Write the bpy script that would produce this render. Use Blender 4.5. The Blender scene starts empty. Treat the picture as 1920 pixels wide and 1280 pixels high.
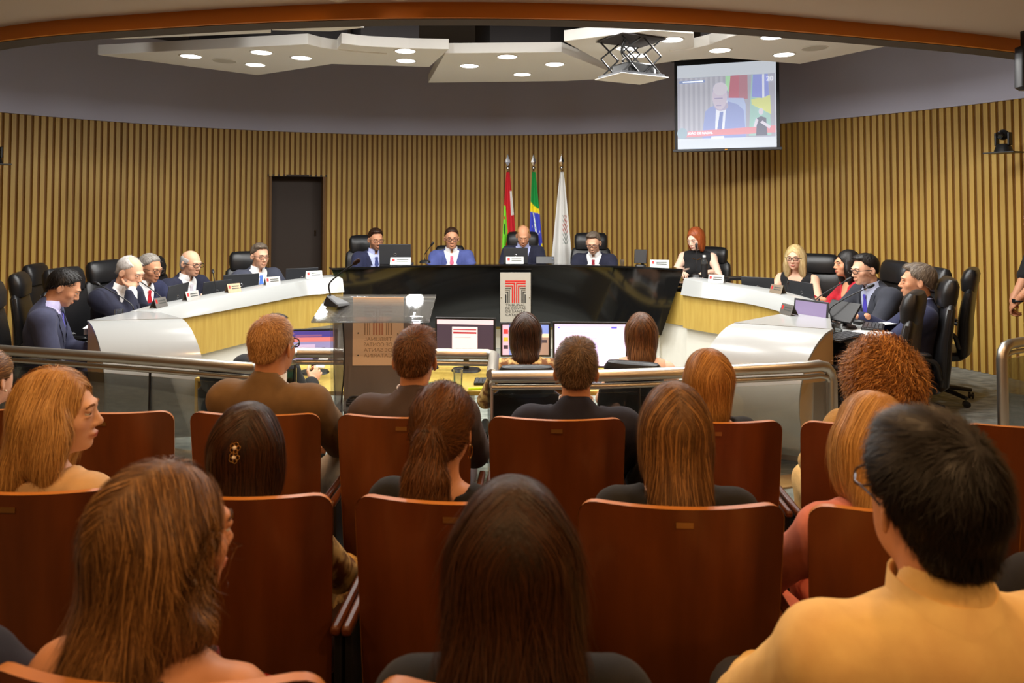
import bpy, bmesh, math, random
import numpy as np
from mathutils import Vector, Matrix

S = bpy.context.scene
COL = S.collection
R = math.radians
rng = np.random.default_rng(7)
random.seed(7)

# ------------------------------------------------------------------ camera, world, exposure
cd = bpy.data.cameras.new('camera')
cam = bpy.data.objects.new('camera', cd)
COL.objects.link(cam)
cam.location = (0, 0, 1.70)
cam.rotation_euler = (R(90 + 1.8), 0, 0)
cd.sensor_width = 36
cd.lens = 36 * 1300 / 1920
cd.shift_y = -0.1567
cd.clip_start = 0.05
cd.dof.use_dof = True
cd.dof.focus_distance = 5.2
cd.dof.aperture_fstop = 4.5
S.camera = cam
w = bpy.data.worlds.new('world')
S.world = w
w.use_nodes = True
w.node_tree.nodes['Background'].inputs[0].default_value = (1.0, 0.93, 0.85, 1)
w.node_tree.nodes['Background'].inputs[1].default_value = 0.02
S.view_settings.view_transform = 'Standard'
S.view_settings.look = 'None'
S.view_settings.exposure = 0.14
S.view_settings.gamma = 1.0
S.view_settings.use_curve_mapping = False
S.cycles.max_bounces = 6
S.cycles.glossy_bounces = 3
S.cycles.transmission_bounces = 4
COOL = (1.0, 0.985, 0.955)       # chamber downlights
WARM = (1.0, 0.56, 0.24)        # audience downlights
CHAMBER_W = 12.0
AUDIENCE_W = 8.2

# ------------------------------------------------------------------ materials
MATS = {}


def lin(c):
    return tuple(((x / 12.92) if x <= 0.04045 else ((x + 0.055) / 1.055) ** 2.4) for x in c)


def rgb(r, g, b):
    return lin((r / 255, g / 255, b / 255))


def mat(name, col=(0.5, 0.5, 0.5), rough=0.5, metal=0.0, spec=0.5, bump=None, var=None, attr=False,
        coat=0.0, trans=0.0, ior=1.45, emit=None, objvar=0.0, island=None, sheen=0.0, alpha=1.0):
    """Principled material; bump=(scale xyz, strength), var=(scale xyz, second colour, contrast)."""
    if name in MATS:
        return MATS[name]
    m = bpy.data.materials.new(name)
    m.use_nodes = True
    nt = m.node_tree
    b = nt.nodes['Principled BSDF']
    b.inputs['Roughness'].default_value = rough
    b.inputs['Metallic'].default_value = metal
    b.inputs['Specular IOR Level'].default_value = spec
    b.inputs['Coat Weight'].default_value = coat
    b.inputs['Coat Roughness'].default_value = 0.08
    b.inputs['Transmission Weight'].default_value = trans
    b.inputs['IOR'].default_value = ior
    b.inputs['Sheen Weight'].default_value = sheen
    b.inputs['Alpha'].default_value = alpha
    b.inputs['Base Color'].default_value = (*col, 1)
    src = None
    tc = None

    def coords(scale, space='Object'):
        nonlocal tc
        tc = tc or nt.nodes.new('ShaderNodeTexCoord')
        mp = nt.nodes.new('ShaderNodeMapping')
        mp.inputs['Scale'].default_value = scale if hasattr(scale, '__len__') else (scale,) * 3
        nt.links.new(tc.outputs[space], mp.inputs['Vector'])
        return mp.outputs['Vector']
    if attr:
        a = nt.nodes.new('ShaderNodeAttribute')
        a.attribute_name = 'Col'
        src = a.outputs['Color']
    if var:
        n = nt.nodes.new('ShaderNodeTexNoise')
        n.inputs['Scale'].default_value = 1.0
        n.inputs['Detail'].default_value = 6
        nt.links.new(coords(var[0]), n.inputs['Vector'])
        rp = nt.nodes.new('ShaderNodeValToRGB')
        lo = var[2] if len(var) > 2 else 0.35
        rp.color_ramp.elements[0].position = lo
        rp.color_ramp.elements[1].position = 1 - lo
        rp.color_ramp.elements[0].color = (*col, 1)
        rp.color_ramp.elements[1].color = (*var[1], 1)
        nt.links.new(n.outputs['Fac'], rp.inputs['Fac'])
        src = rp.outputs['Color']
    if island:
        g = nt.nodes.new('ShaderNodeNewGeometry')
        rp = nt.nodes.new('ShaderNodeValToRGB')
        rp.color_ramp.elements[0].color = (*island[0], 1)
        rp.color_ramp.elements[1].color = (*island[1], 1)
        for i, c in enumerate(island[2:]):
            e = rp.color_ramp.elements.new((i + 1) / (len(island) - 1))
            e.color = (*c, 1)
        nt.links.new(g.outputs['Random Per Island'], rp.inputs['Fac'])
        src = rp.outputs['Color']
    if objvar:
        oi = nt.nodes.new('ShaderNodeObjectInfo')
        hs = nt.nodes.new('ShaderNodeHueSaturation')
        mr = nt.nodes.new('ShaderNodeMapRange')
        mr.inputs['To Min'].default_value = 1 - objvar
        mr.inputs['To Max'].default_value = 1 + objvar
        nt.links.new(oi.outputs['Random'], mr.inputs['Value'])
        nt.links.new(mr.outputs['Result'], hs.inputs['Value'])
        if src is None:
            hs.inputs['Color'].default_value = (*col, 1)
        else:
            nt.links.new(src, hs.inputs['Color'])
        src = hs.outputs['Color']
    if src is not None:
        nt.links.new(src, b.inputs['Base Color'])
    if bump:
        n = nt.nodes.new('ShaderNodeTexNoise')
        n.inputs['Scale'].default_value = 1.0
        n.inputs['Detail'].default_value = 5
        nt.links.new(coords(bump[0]), n.inputs['Vector'])
        bp = nt.nodes.new('ShaderNodeBump')
        bp.inputs['Strength'].default_value = bump[1]
        bp.inputs['Distance'].default_value = 0.004
        nt.links.new(n.outputs['Fac'], bp.inputs['Height'])
        nt.links.new(bp.outputs['Normal'], b.inputs['Normal'])
    if emit:
        b.inputs['Emission Color'].default_value = (*emit[0], 1)
        if attr:
            nt.links.new(src, b.inputs['Emission Color'])
        b.inputs['Emission Strength'].default_value = emit[1]
    MATS[name] = m
    return m


WHITE = mat('white_lacquer', rgb(164, 167, 166), 0.22, coat=0.3)
PANELW = mat('ceiling_white', rgb(238, 236, 230), 0.75)
SLAT = mat('slat_wood', rgb(218, 182, 96), 0.42, var=((30, 30, 2.0), rgb(200, 160, 76), 0.3), objvar=0.10)
SLATBACK = mat('slat_backing', rgb(150, 108, 54), 0.7)
GREYWALL = mat('grey_paint', rgb(220, 221, 242), 0.85, bump=((60, 60, 60), 0.05))
DARKCEIL = mat('dark_ceiling', rgb(70, 66, 66), 0.9)
BEIGE = mat('beige_ceiling', rgb(206, 190, 172), 0.85)
ORANGE = mat('orange_band', rgb(206, 124, 30), 0.45)
CARPET = mat('carpet', rgb(124, 127, 122), 0.95, var=((9, 30, 9), rgb(164, 166, 158), 0.35), bump=((160, 160, 160), 0.5))
CARPETB = mat('audience_carpet', rgb(92, 84, 70), 0.95, var=((18, 18, 18), rgb(66, 60, 52), 0.3), bump=((160, 160, 160), 0.4))
DESKWOOD = mat('desk_wood', rgb(194, 166, 84), 0.4, var=((40, 40, 3), rgb(178, 148, 68), 0.3))
TANWOOD = mat('tan_laminate', rgb(196, 160, 110), 0.35)
BLACKGLOSS = mat('black_gloss', (0.006, 0.006, 0.006), 0.06, spec=0.6, coat=0.4)
BLACKPL = mat('black_plastic', (0.012, 0.012, 0.013), 0.4)
GREYPL = mat('grey_plastic', rgb(74, 76, 80), 0.4)
LEATHER = mat('black_leather', (0.010, 0.010, 0.011), 0.36, bump=((220, 220, 220), 0.18))
STEEL = mat('brushed_steel', rgb(206, 200, 188), 0.36, metal=1.0)
STEELD = mat('dark_steel_sheet', rgb(142, 134, 130), 0.35, metal=0.35, bump=((300, 300, 4), 0.05))
CHROME = mat('chrome', rgb(210, 210, 212), 0.12, metal=1.0)
GOLD = mat('gold', rgb(212, 164, 84), 0.22, metal=1.0)
CHAIRWOOD = mat('chair_veneer', rgb(122, 66, 29), 0.33, var=((9, 9, 0.9), rgb(88, 45, 19), 0.32), coat=0.15, objvar=0.10)
PLYEDGE = mat('plywood_edge', rgb(198, 128, 58), 0.4)
UPHOLST = mat('seat_fabric', rgb(70, 40, 24), 0.9)


def glassmat(name, tint, base, haze=0.0, rough=0.02):
    """clear sheet: see-through with fresnel reflection and a little surface haze."""
    m = bpy.data.materials.new(name)
    m.use_nodes = True
    nt = m.node_tree
    nt.nodes.clear()
    out = nt.nodes.new('ShaderNodeOutputMaterial')
    tr = nt.nodes.new('ShaderNodeBsdfTransparent')
    tr.inputs['Color'].default_value = (*tint, 1)
    gl = nt.nodes.new('ShaderNodeBsdfGlossy')
    gl.inputs['Roughness'].default_value = rough
    fr = nt.nodes.new('ShaderNodeFresnel')
    fr.inputs['IOR'].default_value = 1.45
    ad = nt.nodes.new('ShaderNodeMath')
    ad.operation = 'MULTIPLY_ADD'
    ad.inputs[1].default_value = 0.8
    ad.inputs[2].default_value = base
    ad.use_clamp = True
    mx = nt.nodes.new('ShaderNodeMixShader')
    nt.links.new(fr.outputs[0], ad.inputs[0])
    nt.links.new(ad.outputs[0], mx.inputs[0])
    nt.links.new(tr.outputs[0], mx.inputs[1])
    nt.links.new(gl.outputs[0], mx.inputs[2])
    last = mx.outputs[0]
    if haze:
        df = nt.nodes.new('ShaderNodeBsdfDiffuse')
        df.inputs['Color'].default_value = (0.85, 0.88, 0.90, 1)
        m2 = nt.nodes.new('ShaderNodeMixShader')
        m2.inputs[0].default_value = haze
        nt.links.new(last, m2.inputs[1])
        nt.links.new(df.outputs[0], m2.inputs[2])
        last = m2.outputs[0]
    nt.links.new(last, out.inputs[0])
    return m


GLASS = glassmat('clear_glass', (0.95, 0.97, 0.97), 0.03, 0.02)
ACRYL = glassmat('acrylic', (0.93, 0.95, 0.96), 0.04, 0.035)
RAILGLASS = glassmat('rail_glass', (0.93, 0.95, 0.93), 0.0)
DOOR = mat('door_brown', rgb(70, 58, 50), 0.6)
PAPER = mat('paper', rgb(226, 228, 226), 0.8)
PRINTBLACK = mat('print_black', (0.012, 0.013, 0.013), 0.5)
PRINTGREY = mat('print_grey', rgb(66, 68, 64), 0.5)
PRINTRED = mat('print_red', rgb(190, 28, 24), 0.45)
PLATE = mat('sign_plate', rgb(206, 202, 190), 0.35, metal=0.5)
CORDM = mat('cord_black', (0.015, 0.014, 0.013), 0.5)
SKIRTW = mat('plinth_white', rgb(224, 224, 214), 0.5)


# ------------------------------------------------------------------ mesh helpers
class MB:
    def __init__(s):
        s.v = []
        s.f = []

    def add(s, v, f):
        o = len(s.v)
        s.v += [tuple(p) for p in v]
        s.f += [tuple(i + o for i in q) for q in f]
        return s

    def box(s, c, d, rz=0.0, M=None):
        x, y, z = d[0] / 2, d[1] / 2, d[2] / 2
        pts = [Vector((a * x, b * y, e * z)) for e in (-1, 1) for b in (-1, 1) for a in (-1, 1)]
        T = Matrix.Translation(c) @ (M.to_4x4() if M else Matrix.Rotation(rz, 4, 'Z'))
        return s.add([T @ p for p in pts], [(0, 2, 3, 1), (4, 5, 7, 6), (0, 1, 5, 4), (2, 6, 7, 3), (0, 4, 6, 2), (1, 3, 7, 5)])

    def prism(s, poly, z0, z1):
        n = len(poly)
        a = sum(poly[i][0] * poly[(i + 1) % n][1] - poly[(i + 1) % n][0] * poly[i][1] for i in range(n))
        if a < 0:
            poly = poly[::-1]
        return s.add([(x, y, z0) for x, y in poly] + [(x, y, z1) for x, y in poly],
                     [tuple(range(n - 1, -1, -1)), tuple(range(n, 2 * n))] +
                     [(i, (i + 1) % n, n + (i + 1) % n, n + i) for i in range(n)])

    def tube(s, path, r, n=8, closed=False, caps=True):
        P = [Vector(p) for p in path]
        m = len(P)
        rr = r if hasattr(r, '__len__') else [r] * m
        o = len(s.v)
        up = None
        for i in range(m):
            if closed:
                t = P[(i + 1) % m] - P[i - 1]
            else:
                t = P[min(i + 1, m - 1)] - P[max(i - 1, 0)]
            t.normalize()
            if up is None:
                up = Vector((0, 0, 1)) if abs(t.z) < 0.9 else Vector((1, 0, 0))
            a = up.cross(t)
            if a.length < 1e-6:
                a = Vector((1, 0, 0)).cross(t)
            a.normalize()
            b = t.cross(a)
            up = b
            for k in range(n):
                g = 2 * math.pi * k / n
                s.v.append(tuple(P[i] + (a * math.cos(g) + b * math.sin(g)) * rr[i]))
        for i in range(m if closed else m - 1):
            j = (i + 1) % m
            for k in range(n):
                l = (k + 1) % n
                s.f.append((o + i * n + k, o + i * n + l, o + j * n + l, o + j * n + k))
        if caps and not closed:
            s.f.append(tuple(o + k for k in range(n - 1, -1, -1)))
            s.f.append(tuple(o + (m - 1) * n + k for k in range(n)))
        return s

    def lathe(s, prof, n=20, c=(0, 0, 0), M=None, caps=True):
        o = len(s.v)
        T = Matrix.Translation(c) @ (M.to_4x4() if M else Matrix.Identity(4))
        for r, z in prof:
            for k in range(n):
                g = 2 * math.pi * k / n
                s.v.append(tuple(T @ Vector((r * math.cos(g), r * math.sin(g), z))))
        for i in range(len(prof) - 1):
            for k in range(n):
                l = (k + 1) % n
                s.f.append((o + i * n + k, o + i * n + l, o + (i + 1) * n + l, o + (i + 1) * n + k))
        if caps:
            s.f.append(tuple(o + k for k in range(n - 1, -1, -1)))
            s.f.append(tuple(o + (len(prof) - 1) * n + k for k in range(n)))
        return s

    def ball(s, c, r, n=12, M=None):
        rx = r if hasattr(r, '__len__') else (r, r, r)
        m = n // 2
        o = len(s.v)
        T = M or Matrix.Identity(3)
        c = Vector(c)
        for i in range(m + 1):
            t = math.pi * i / m
            for k in range(n):
                g = 2 * math.pi * k / n
                s.v.append(tuple(c + T @ Vector((rx[0] * math.sin(t) * math.cos(g), rx[1] * math.sin(t) * math.sin(g), -rx[2] * math.cos(t)))))
        for i in range(m):
            for k in range(n):
                l = (k + 1) % n
                s.f.append((o + i * n + k, o + i * n + l, o + (i + 1) * n + l, o + (i + 1) * n + k))
        return s

    def loft(s, rings, n=20, e=3.0):
        """rings: (centre, half width, half depth, tilt about x, width direction yaw)."""
        o = len(s.v)
        for c, hw, hd, tilt in rings:
            M = Matrix.Rotation(tilt, 3, 'X')
            for k in range(n):
                g = 2 * math.pi * k / n
                cx, sy = math.cos(g), math.sin(g)
                x = math.copysign(abs(cx) ** (2 / e), cx) * hw
                y = math.copysign(abs(sy) ** (2 / e), sy) * hd
                s.v.append(tuple(Vector(c) + M @ Vector((x, y, 0))))
        m = len(rings)
        for i in range(m - 1):
            for k in range(n):
                l = (k + 1) % n
                s.f.append((o + i * n + k, o + i * n + l, o + (i + 1) * n + l, o + (i + 1) * n + k))
        s.f.append(tuple(o + k for k in range(n - 1, -1, -1)))
        s.f.append(tuple(o + (m - 1) * n + k for k in range(n)))
        return s

    def sweep(s, sec, pts, nrm, z=0.0, closed_sec=True, caps=True):
        """section [(offset along normal, height)] swept along plan points with per-point normals."""
        o = len(s.v)
        n = len(sec)
        for i, (p, q) in enumerate(zip(pts, nrm)):
            sc = sec(i / (len(pts) - 1)) if callable(sec) else sec
            for a, h in sc:
                s.v.append((p[0] + q[0] * a, p[1] + q[1] * a, z + h))
        for i in range(len(pts) - 1):
            for k in range(n if closed_sec else n - 1):
                l = (k + 1) % n
                s.f.append((o + i * n + k, o + i * n + l, o + (i + 1) * n + l, o + (i + 1) * n + k))
        if caps and closed_sec:
            s.f.append(tuple(o + k for k in range(n - 1, -1, -1)))
            s.f.append(tuple(o + (len(pts) - 1) * n + k for k in range(n)))
        return s


def link(name, me, m, parent=None, smooth=True):
    if m:
        me.materials.append(m)
    o = bpy.data.objects.new(name, me)
    COL.objects.link(o)
    if parent:
        o.parent = parent
    return o


def obj(name, mb, m, parent=None, bevel=0.0, smooth=True, fix=False):
    me = bpy.data.meshes.new(name)
    me.from_pydata(mb.v, [], mb.f)
    if fix:
        bm = bmesh.new()
        bm.from_mesh(me)
        bmesh.ops.recalc_face_normals(bm, faces=bm.faces)
        bm.to_mesh(me)
        bm.free()
    if smooth:
        me.polygons.foreach_set('use_smooth', [True] * len(me.polygons))
        me.set_sharp_from_angle(angle=R(38))
    o = link(name, me, m, parent)
    if bevel:
        b = o.modifiers.new('bevel', 'BEVEL')
        b.width = bevel
        b.segments = 2
        b.limit_method = 'ANGLE'
    return o


def npmesh(name, V, F, m, parent=None, col=None, smooth=True):
    me = bpy.data.meshes.new(name)
    V = np.asarray(V, np.float32)
    F = np.asarray(F, np.int32)
    k = F.shape[1]
    me.vertices.add(len(V))
    me.vertices.foreach_set('co', V.ravel())
    me.loops.add(F.size)
    me.loops.foreach_set('vertex_index', F.ravel())
    me.polygons.add(len(F))
    me.polygons.foreach_set('loop_start', np.arange(0, F.size, k, dtype=np.int32))
    if smooth:
        me.polygons.foreach_set('use_smooth', np.ones(len(F), bool))
    me.update(calc_edges=True)
    if col is not None:
        a = me.color_attributes.new('Col', 'FLOAT_COLOR', 'POINT')
        c = np.ones((len(V), 4), np.float32)
        c[:, :3] = col
        a.data.foreach_set('color', c.ravel())
    return link(name, me, m, parent)


def tag(o, label=None, cat=None, group=None, kind=None):
    if label:
        o['label'] = label
    if cat:
        o['category'] = cat
    if group:
        o['group'] = group
    if kind:
        o['kind'] = kind
    return o


def thing(name, label, cat, loc=(0, 0, 0), rz=0.0, group=None):
    o = bpy.data.objects.new(name, None)
    o.empty_display_size = 0.1
    COL.objects.link(o)
    o.location = loc
    o.rotation_euler = (0, 0, rz)
    return tag(o, label, cat, group)


def copy_tree(o, parent=None, label=None, loc=None, rz=None):
    c = o.copy()
    COL.objects.link(c)
    c.parent = parent
    for ch in list(o.children):
        copy_tree(ch, c)
    if label:
        c['label'] = label
    if loc is not None:
        c.location = loc
    if rz is not None:
        c.rotation_euler = (0, 0, rz)
    return c


def text_mesh(name, body, size, m, parent, loc, rot, align='CENTER', bold=0.0, sx=1.0, spacing=1.0):
    cu = bpy.data.curves.new(name, 'FONT')
    cu.body = body
    cu.size = size
    cu.align_x = align
    cu.extrude = 0.0004
    cu.offset = bold
    cu.space_character = spacing
    t = bpy.data.objects.new(name, cu)
    COL.objects.link(t)
    me = bpy.data.meshes.new_from_object(t.evaluated_get(bpy.context.evaluated_depsgraph_get()))
    bpy.data.objects.remove(t)
    bpy.data.curves.remove(cu)
    o = link(name, me, m, parent)
    o.location = loc
    o.rotation_euler = rot
    o.scale = (sx, 1, 1)
    return o


def spline(pts, n):
    """Catmull-Rom through plan points, n samples."""
    P = [np.array(p, float) for p in pts]
    P = [2 * P[0] - P[1]] + P + [2 * P[-1] - P[-2]]
    out = []
    m = len(P) - 3
    for i in range(n):
        t = i / (n - 1) * m
        k = min(int(t), m - 1)
        u = t - k
        a, b, c, d = P[k:k + 4]
        out.append(0.5 * ((2 * b) + (c - a) * u + (2 * a - 5 * b + 4 * c - d) * u * u + (3 * b - a - 3 * c + d) * u ** 3))
    return [tuple(p) for p in out]


def normals(pts, side=1):
    out = []
    for i in range(len(pts)):
        a = np.array(pts[max(i - 1, 0)][:2])
        b = np.array(pts[min(i + 1, len(pts) - 1)][:2])
        t = (b - a) / (np.linalg.norm(b - a) + 1e-9)
        out.append((-t[1] * side, t[0] * side))
    return out

# ------------------------------------------------------------------ the room
CX, CY, CR = -0.664, 4.267, 6.02
WT, CH = 2.70, 3.80            # top of the slats, chamber ceiling


def polar(a, r):
    return (CX + r * math.cos(a), CY + r * math.sin(a))


def arc_wall(name, a0, a1, r, thick, z0, z1, m, parent=None, n=60):
    mb = MB()
    pts = [polar(a0 + (a1 - a0) * i / n, r) for i in range(n + 1)]
    nr = [(math.cos(a0 + (a1 - a0) * i / n), math.sin(a0 + (a1 - a0) * i / n)) for i in range(n + 1)]
    mb.sweep([(0, z0), (thick, z0), (thick, z1), (0, z1)], pts, nr)
    return obj(name, mb, m, parent, fix=True)


DA0, DA1 = R(109.7), R(116.6)      # the doorway
wall = arc_wall('wall_back', R(-40), DA0, CR + 0.035, 0.12, 0, WT, SLATBACK)
tag(wall, 'curved wall clad in vertical wooden slats', None, None, 'structure')
for nm, a0, a1, z0, z1 in (('backing', DA1, R(220), 0, WT), ('backing', DA0, DA1, 2.07, WT)):
    arc_wall(nm, a0, a1, CR + 0.035, 0.12, z0, z1, SLATBACK, wall)
g = arc_wall('wall_upper', R(-40), R(220), CR - 0.005, 0.15, WT, CH, GREYWALL, n=120)
tag(g, 'grey painted upper band of the round wall', None, None, 'structure')
# slats, each its own piece
PITCH = 0.072 / CR
sl_full = sl_short = None
k = 0
a = R(-4)
while a < R(176):
    short = DA0 - PITCH * 0.3 < a < DA1 + PITCH * 0.3
    src = sl_short if short else sl_full
    if src is None:
        mb = MB()
        z0 = 2.07 if short else 0.0
        mb.box((0, 0, (z0 + WT) / 2), (0.042, 0.032, WT - z0 - 0.006))
        o = obj('slat', mb, SLAT, wall, smooth=False)
        if short:
            sl_short = o
        else:
            sl_full = o
    else:
        o = src.copy()
        COL.objects.link(o)
        o.parent = wall
    x, y = polar(a, CR + 0.018)
    o.location = (x, y, 0)
    o.rotation_euler = (0, 0, a - math.pi / 2)
    a += PITCH
    k += 1
# door in its recess
d = thing('door_1', 'dark brown door set back in the slatted wall', 'door')
d['kind'] = 'structure'
del d['category']
mb = MB()
p0, p1 = polar(DA0, CR + 0.33), polar(DA1, CR + 0.33)
c = ((p0[0] + p1[0]) / 2, (p0[1] + p1[1]) / 2)
ang = math.atan2(p0[1] - p1[1], p0[0] - p1[0])
obj('leaf', MB().box((c[0], c[1], 1.035), (0.86, 0.05, 2.07), ang), DOOR, d)
for aa, s in ((DA0, -1), (DA1, 1)):
    q = polar(aa, CR + 0.17)
    obj('jamb', MB().box((q[0], q[1], 1.035), (0.03, 0.34, 2.07), aa - math.pi / 2), mat('jamb_wood', rgb(120, 84, 36), 0.5), d)
q = polar((DA0 + DA1) / 2, CR + 0.17)
obj('lintel', MB().box((q[0], q[1], 2.085), (0.8, 0.34, 0.03), ang), DOOR, d)
q = polar(DA0 + R(0.9), CR + 0.28)
obj('handle', MB().tube([(q[0], q[1], 1.22), (q[0], q[1], 1.30)], 0.012), CHROME, d)

# floors
XL, XR, YB = -6.9, 5.6, -2.7
well = [(-1.85, 4.55), (-2.15, 5.2), (-2.20, 5.8), (-2.02, 6.35), (-1.70, 6.85), (-1.2, 7.12), (0.0, 7.3), (1.1, 7.0),
        (1.62, 6.58), (1.95, 6.05), (1.95, 5.4), (1.45, 4.6), (1.2, 4.28), (-0.1, 4.22), (-1.3, 4.42)]
bm = bmesh.new()


def loop(pts, z):
    vs = [bm.verts.new((x, y, z)) for x, y in pts]
    return [bm.edges.new((vs[i], vs[(i + 1) % len(vs)])) for i in range(len(vs))]


e = loop([(XL, YB), (XR, YB), (XR, 10.6), (XL, 10.6)], 0) + loop(well, 0)
bmesh.ops.triangle_fill(bm, use_beauty=True, use_dissolve=False, edges=e)
bmesh.ops.recalc_face_normals(bm, faces=bm.faces)
me = bpy.data.meshes.new('floor')
bm.to_mesh(me)
bm.free()
fl = link('floor', me, CARPET)
tag(fl, 'grey green carpet of the chamber', None, None, 'structure')
WZ = -0.28
mb = MB()
mb.prism([(x, y) for x, y in well], WZ - 0.05, WZ)
obj('well_floor', mb, CARPET, fl)
mb = MB()
nn = len(well)
for i in range(nn):
    a, b = well[i], well[(i + 1) % nn]
    mb.add([(a[0], a[1], WZ), (b[0], b[1], WZ), (b[0], b[1], 0), (a[0], a[1], 0)], [(0, 1, 2, 3)])
obj('well_riser', mb, SKIRTW, fl)
for nm, yf, z in (('floor_step', 2.38, 0.07), ('floor_step', 1.50, 0.135)):
    mb = MB().prism([(-6.4, YB), (5.2, YB), (5.2, yf - 0.26), (-6.4, yf + 0.32)], 0.0, z)
    tag(obj(nm, mb, CARPETB), 'raked step under the audience seats', None, None, 'structure')
mb = MB()
pts = spline([(-3.6, 4.95), (-2.2, 4.62), (-0.8, 4.12), (0.8, 4.02), (2.2, 4.36), (3.6, 5.0)], 40)
mb.sweep([(0, 0.002), (0.16, 0.002), (0.16, 0.012), (0, 0.012)], pts, normals(pts))
tag(obj('trim_1', mb, mat('tan_strip', rgb(176, 134, 78), 0.5), None), 'light wood strip along the glass railing', None, None, 'structure')

# audience side: walls, ceiling, arched orange band
AM = mat('audience_wall', rgb(150, 120, 88), 0.8)
for nm, c, s in (('wall_left', (XL, -0.1, 1.45), (0.1, 5.2, 2.9)), ('wall_right', (XR, 0.1, 1.45), (0.1, 5.6, 2.9)), ('wall_rear', ((XL + XR) / 2, YB, 1.45), (XR - XL, 0.1, 2.9))):
    tag(obj(nm, MB().box(c, s), AM), 'warm painted wall of the audience side', None, None, 'structure')
ARC = spline([(-6.6, 6.35), (-4.9, 5.2), (-3.212, 4.32), (-2.041, 3.99), (-0.944, 3.804), (0.0, 3.782), (0.966, 3.895), (2.08, 4.195), (3.366, 4.625), (4.4, 5.15), (5.4, 5.8)], 90)
NR = normals(ARC, 1)
AC = 2.80
mb = MB()
lower = [(p[0], p[1]) for p in ARC]
mb.prism(lower + [(XR, 5.8), (XR, YB), (XL, YB), (XL, 6.35)], AC, AC + 0.06)
tag(obj('ceiling_audience', mb, BEIGE, smooth=False), 'beige lowered ceiling over the audience', None, None, 'structure')
mb = MB().sweep([(-0.004, 2.715), (0.02, 2.715), (0.02, AC + 0.01), (-0.004, AC + 0.01)], ARC, NR)
tag(obj('trim_2', mb, ORANGE), 'orange band edging the lowered ceiling', None, None, 'structure')
mb = MB().sweep([(0.02, 2.712), (0.16, 2.712), (0.16, CH), (0.02, CH)], ARC, NR)
tag(obj('trim_3', mb, mat('valance_grey', rgb(84, 76, 70), 0.8)), 'dark grey upstand behind the orange band', None, None, 'structure')
mb = MB().prism([polar(2 * math.pi * i / 72, CR + 0.1) for i in range(72)], CH, CH + 0.05)
tag(obj('ceiling', mb, DARKCEIL), 'dark chamber ceiling above the white panels', None, None, 'structure')

# ------------------------------------------------------------------ ceiling panels
PZ = 3.0


def soften(poly, r=0.0, n=4):
    return poly


PANELS = [
    ('large white angular ceiling panel on the left with four downlights', [(-3.648, 6.066), (-1.677, 5.655), (-1.60, 5.78), (-1.46, 5.895), (-1.28, 5.985), (-1.095, 6.044), (-1.764, 6.516), (-2.596, 7.037)], 0.0),
    ('white ceiling panel with curved edge between the left and centre panels', [(-1.406, 5.674), (-1.3, 5.745), (-1.189, 5.792), (-0.88, 5.86), (-0.54, 5.895), (-0.80, 6.672), (-1.764, 6.516)], 0.012),
    ('white six sided ceiling panel in the centre with four downlights', [(-0.581, 6.001), (0.429, 5.958), (0.982, 6.864), (1.049, 7.22), (0.57, 7.379), (-0.908, 7.478)], 0.0),
    ('white ceiling panel with the open projector hatch', [(0.421, 5.598), (1.065, 5.246), (1.408, 5.347), (1.66, 6.271), (1.02, 6.80)], 0.012),
    ('large white angular ceiling panel on the right above the screen', [(1.356, 5.937), (1.50, 5.86), (1.626, 5.674), (1.70, 5.44), (1.775, 5.279), (3.262, 5.469), (2.701, 6.466), (1.889, 6.179), (1.559, 6.295)], 0.0),
    ('narrow white ceiling panel partly hidden by the orange band', [(-3.281, 5.347), (-1.756, 4.979), (-1.849, 5.279), (-3.167, 5.487)], 0.0),
    ('small white curved ceiling panel close behind the orange band', [(-1.739, 4.964), (-1.369, 4.906), (-1.115, 5.197), (-1.399, 5.313), (-1.84, 5.275)], 0.02)]
for lab, poly, dz in PANELS:
    cx = sum(p[0] for p in poly) / len(poly)
    cy = sum(p[1] for p in poly) / len(poly)
    t = thing('ceiling_panel', lab, 'ceiling panel', (cx, cy, PZ + dz), 0, 'suspended white ceiling panels')
    loc = [(x - cx, y - cy) for x, y in poly]
    obj('panel', MB().prism(loc, 0, 0.09), PANELW, t, bevel=0.004, smooth=False)
    obj('hanger_box', MB().prism([(x * 0.55, y * 0.55) for x, y in loc], 0.09, CH - PZ - dz), DARKCEIL, t, smooth=False)
LENS = mat('downlight_lens', (1, 1, 1), 0.5, emit=((1.0, 0.97, 0.92), 9.0))
WLENS = mat('warm_downlight_lens', (1, 1, 1), 0.5, emit=((1.0, 0.7, 0.4), 6.0))


def downlight(loc, label, watts, color, group, lens, size=0.085):
    t = thing('recessed_downlight', label, 'light', loc, 0, group)
    obj('trim_ring', MB().lathe([(size, -0.004), (size + 0.014, -0.006), (size + 0.016, 0.004), (size, 0.004), (size, -0.004)], 24, caps=False), PANELW, t)
    obj('lens', MB().lathe([(0.001, -0.003), (size, -0.003), (size, 0.002), (0.001, 0.002)], 24), lens, t)
    L = bpy.data.lights.new('lamp', 'AREA')
    L.shape = 'DISK'
    L.size = size * 2
    L.energy = watts
    L.color = color
    L.spread = math.pi
    o = bpy.data.objects.new('lamp', L)
    COL.objects.link(o)
    o.parent = t
    o.location = (0, 0, -0.012)
    return t


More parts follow.
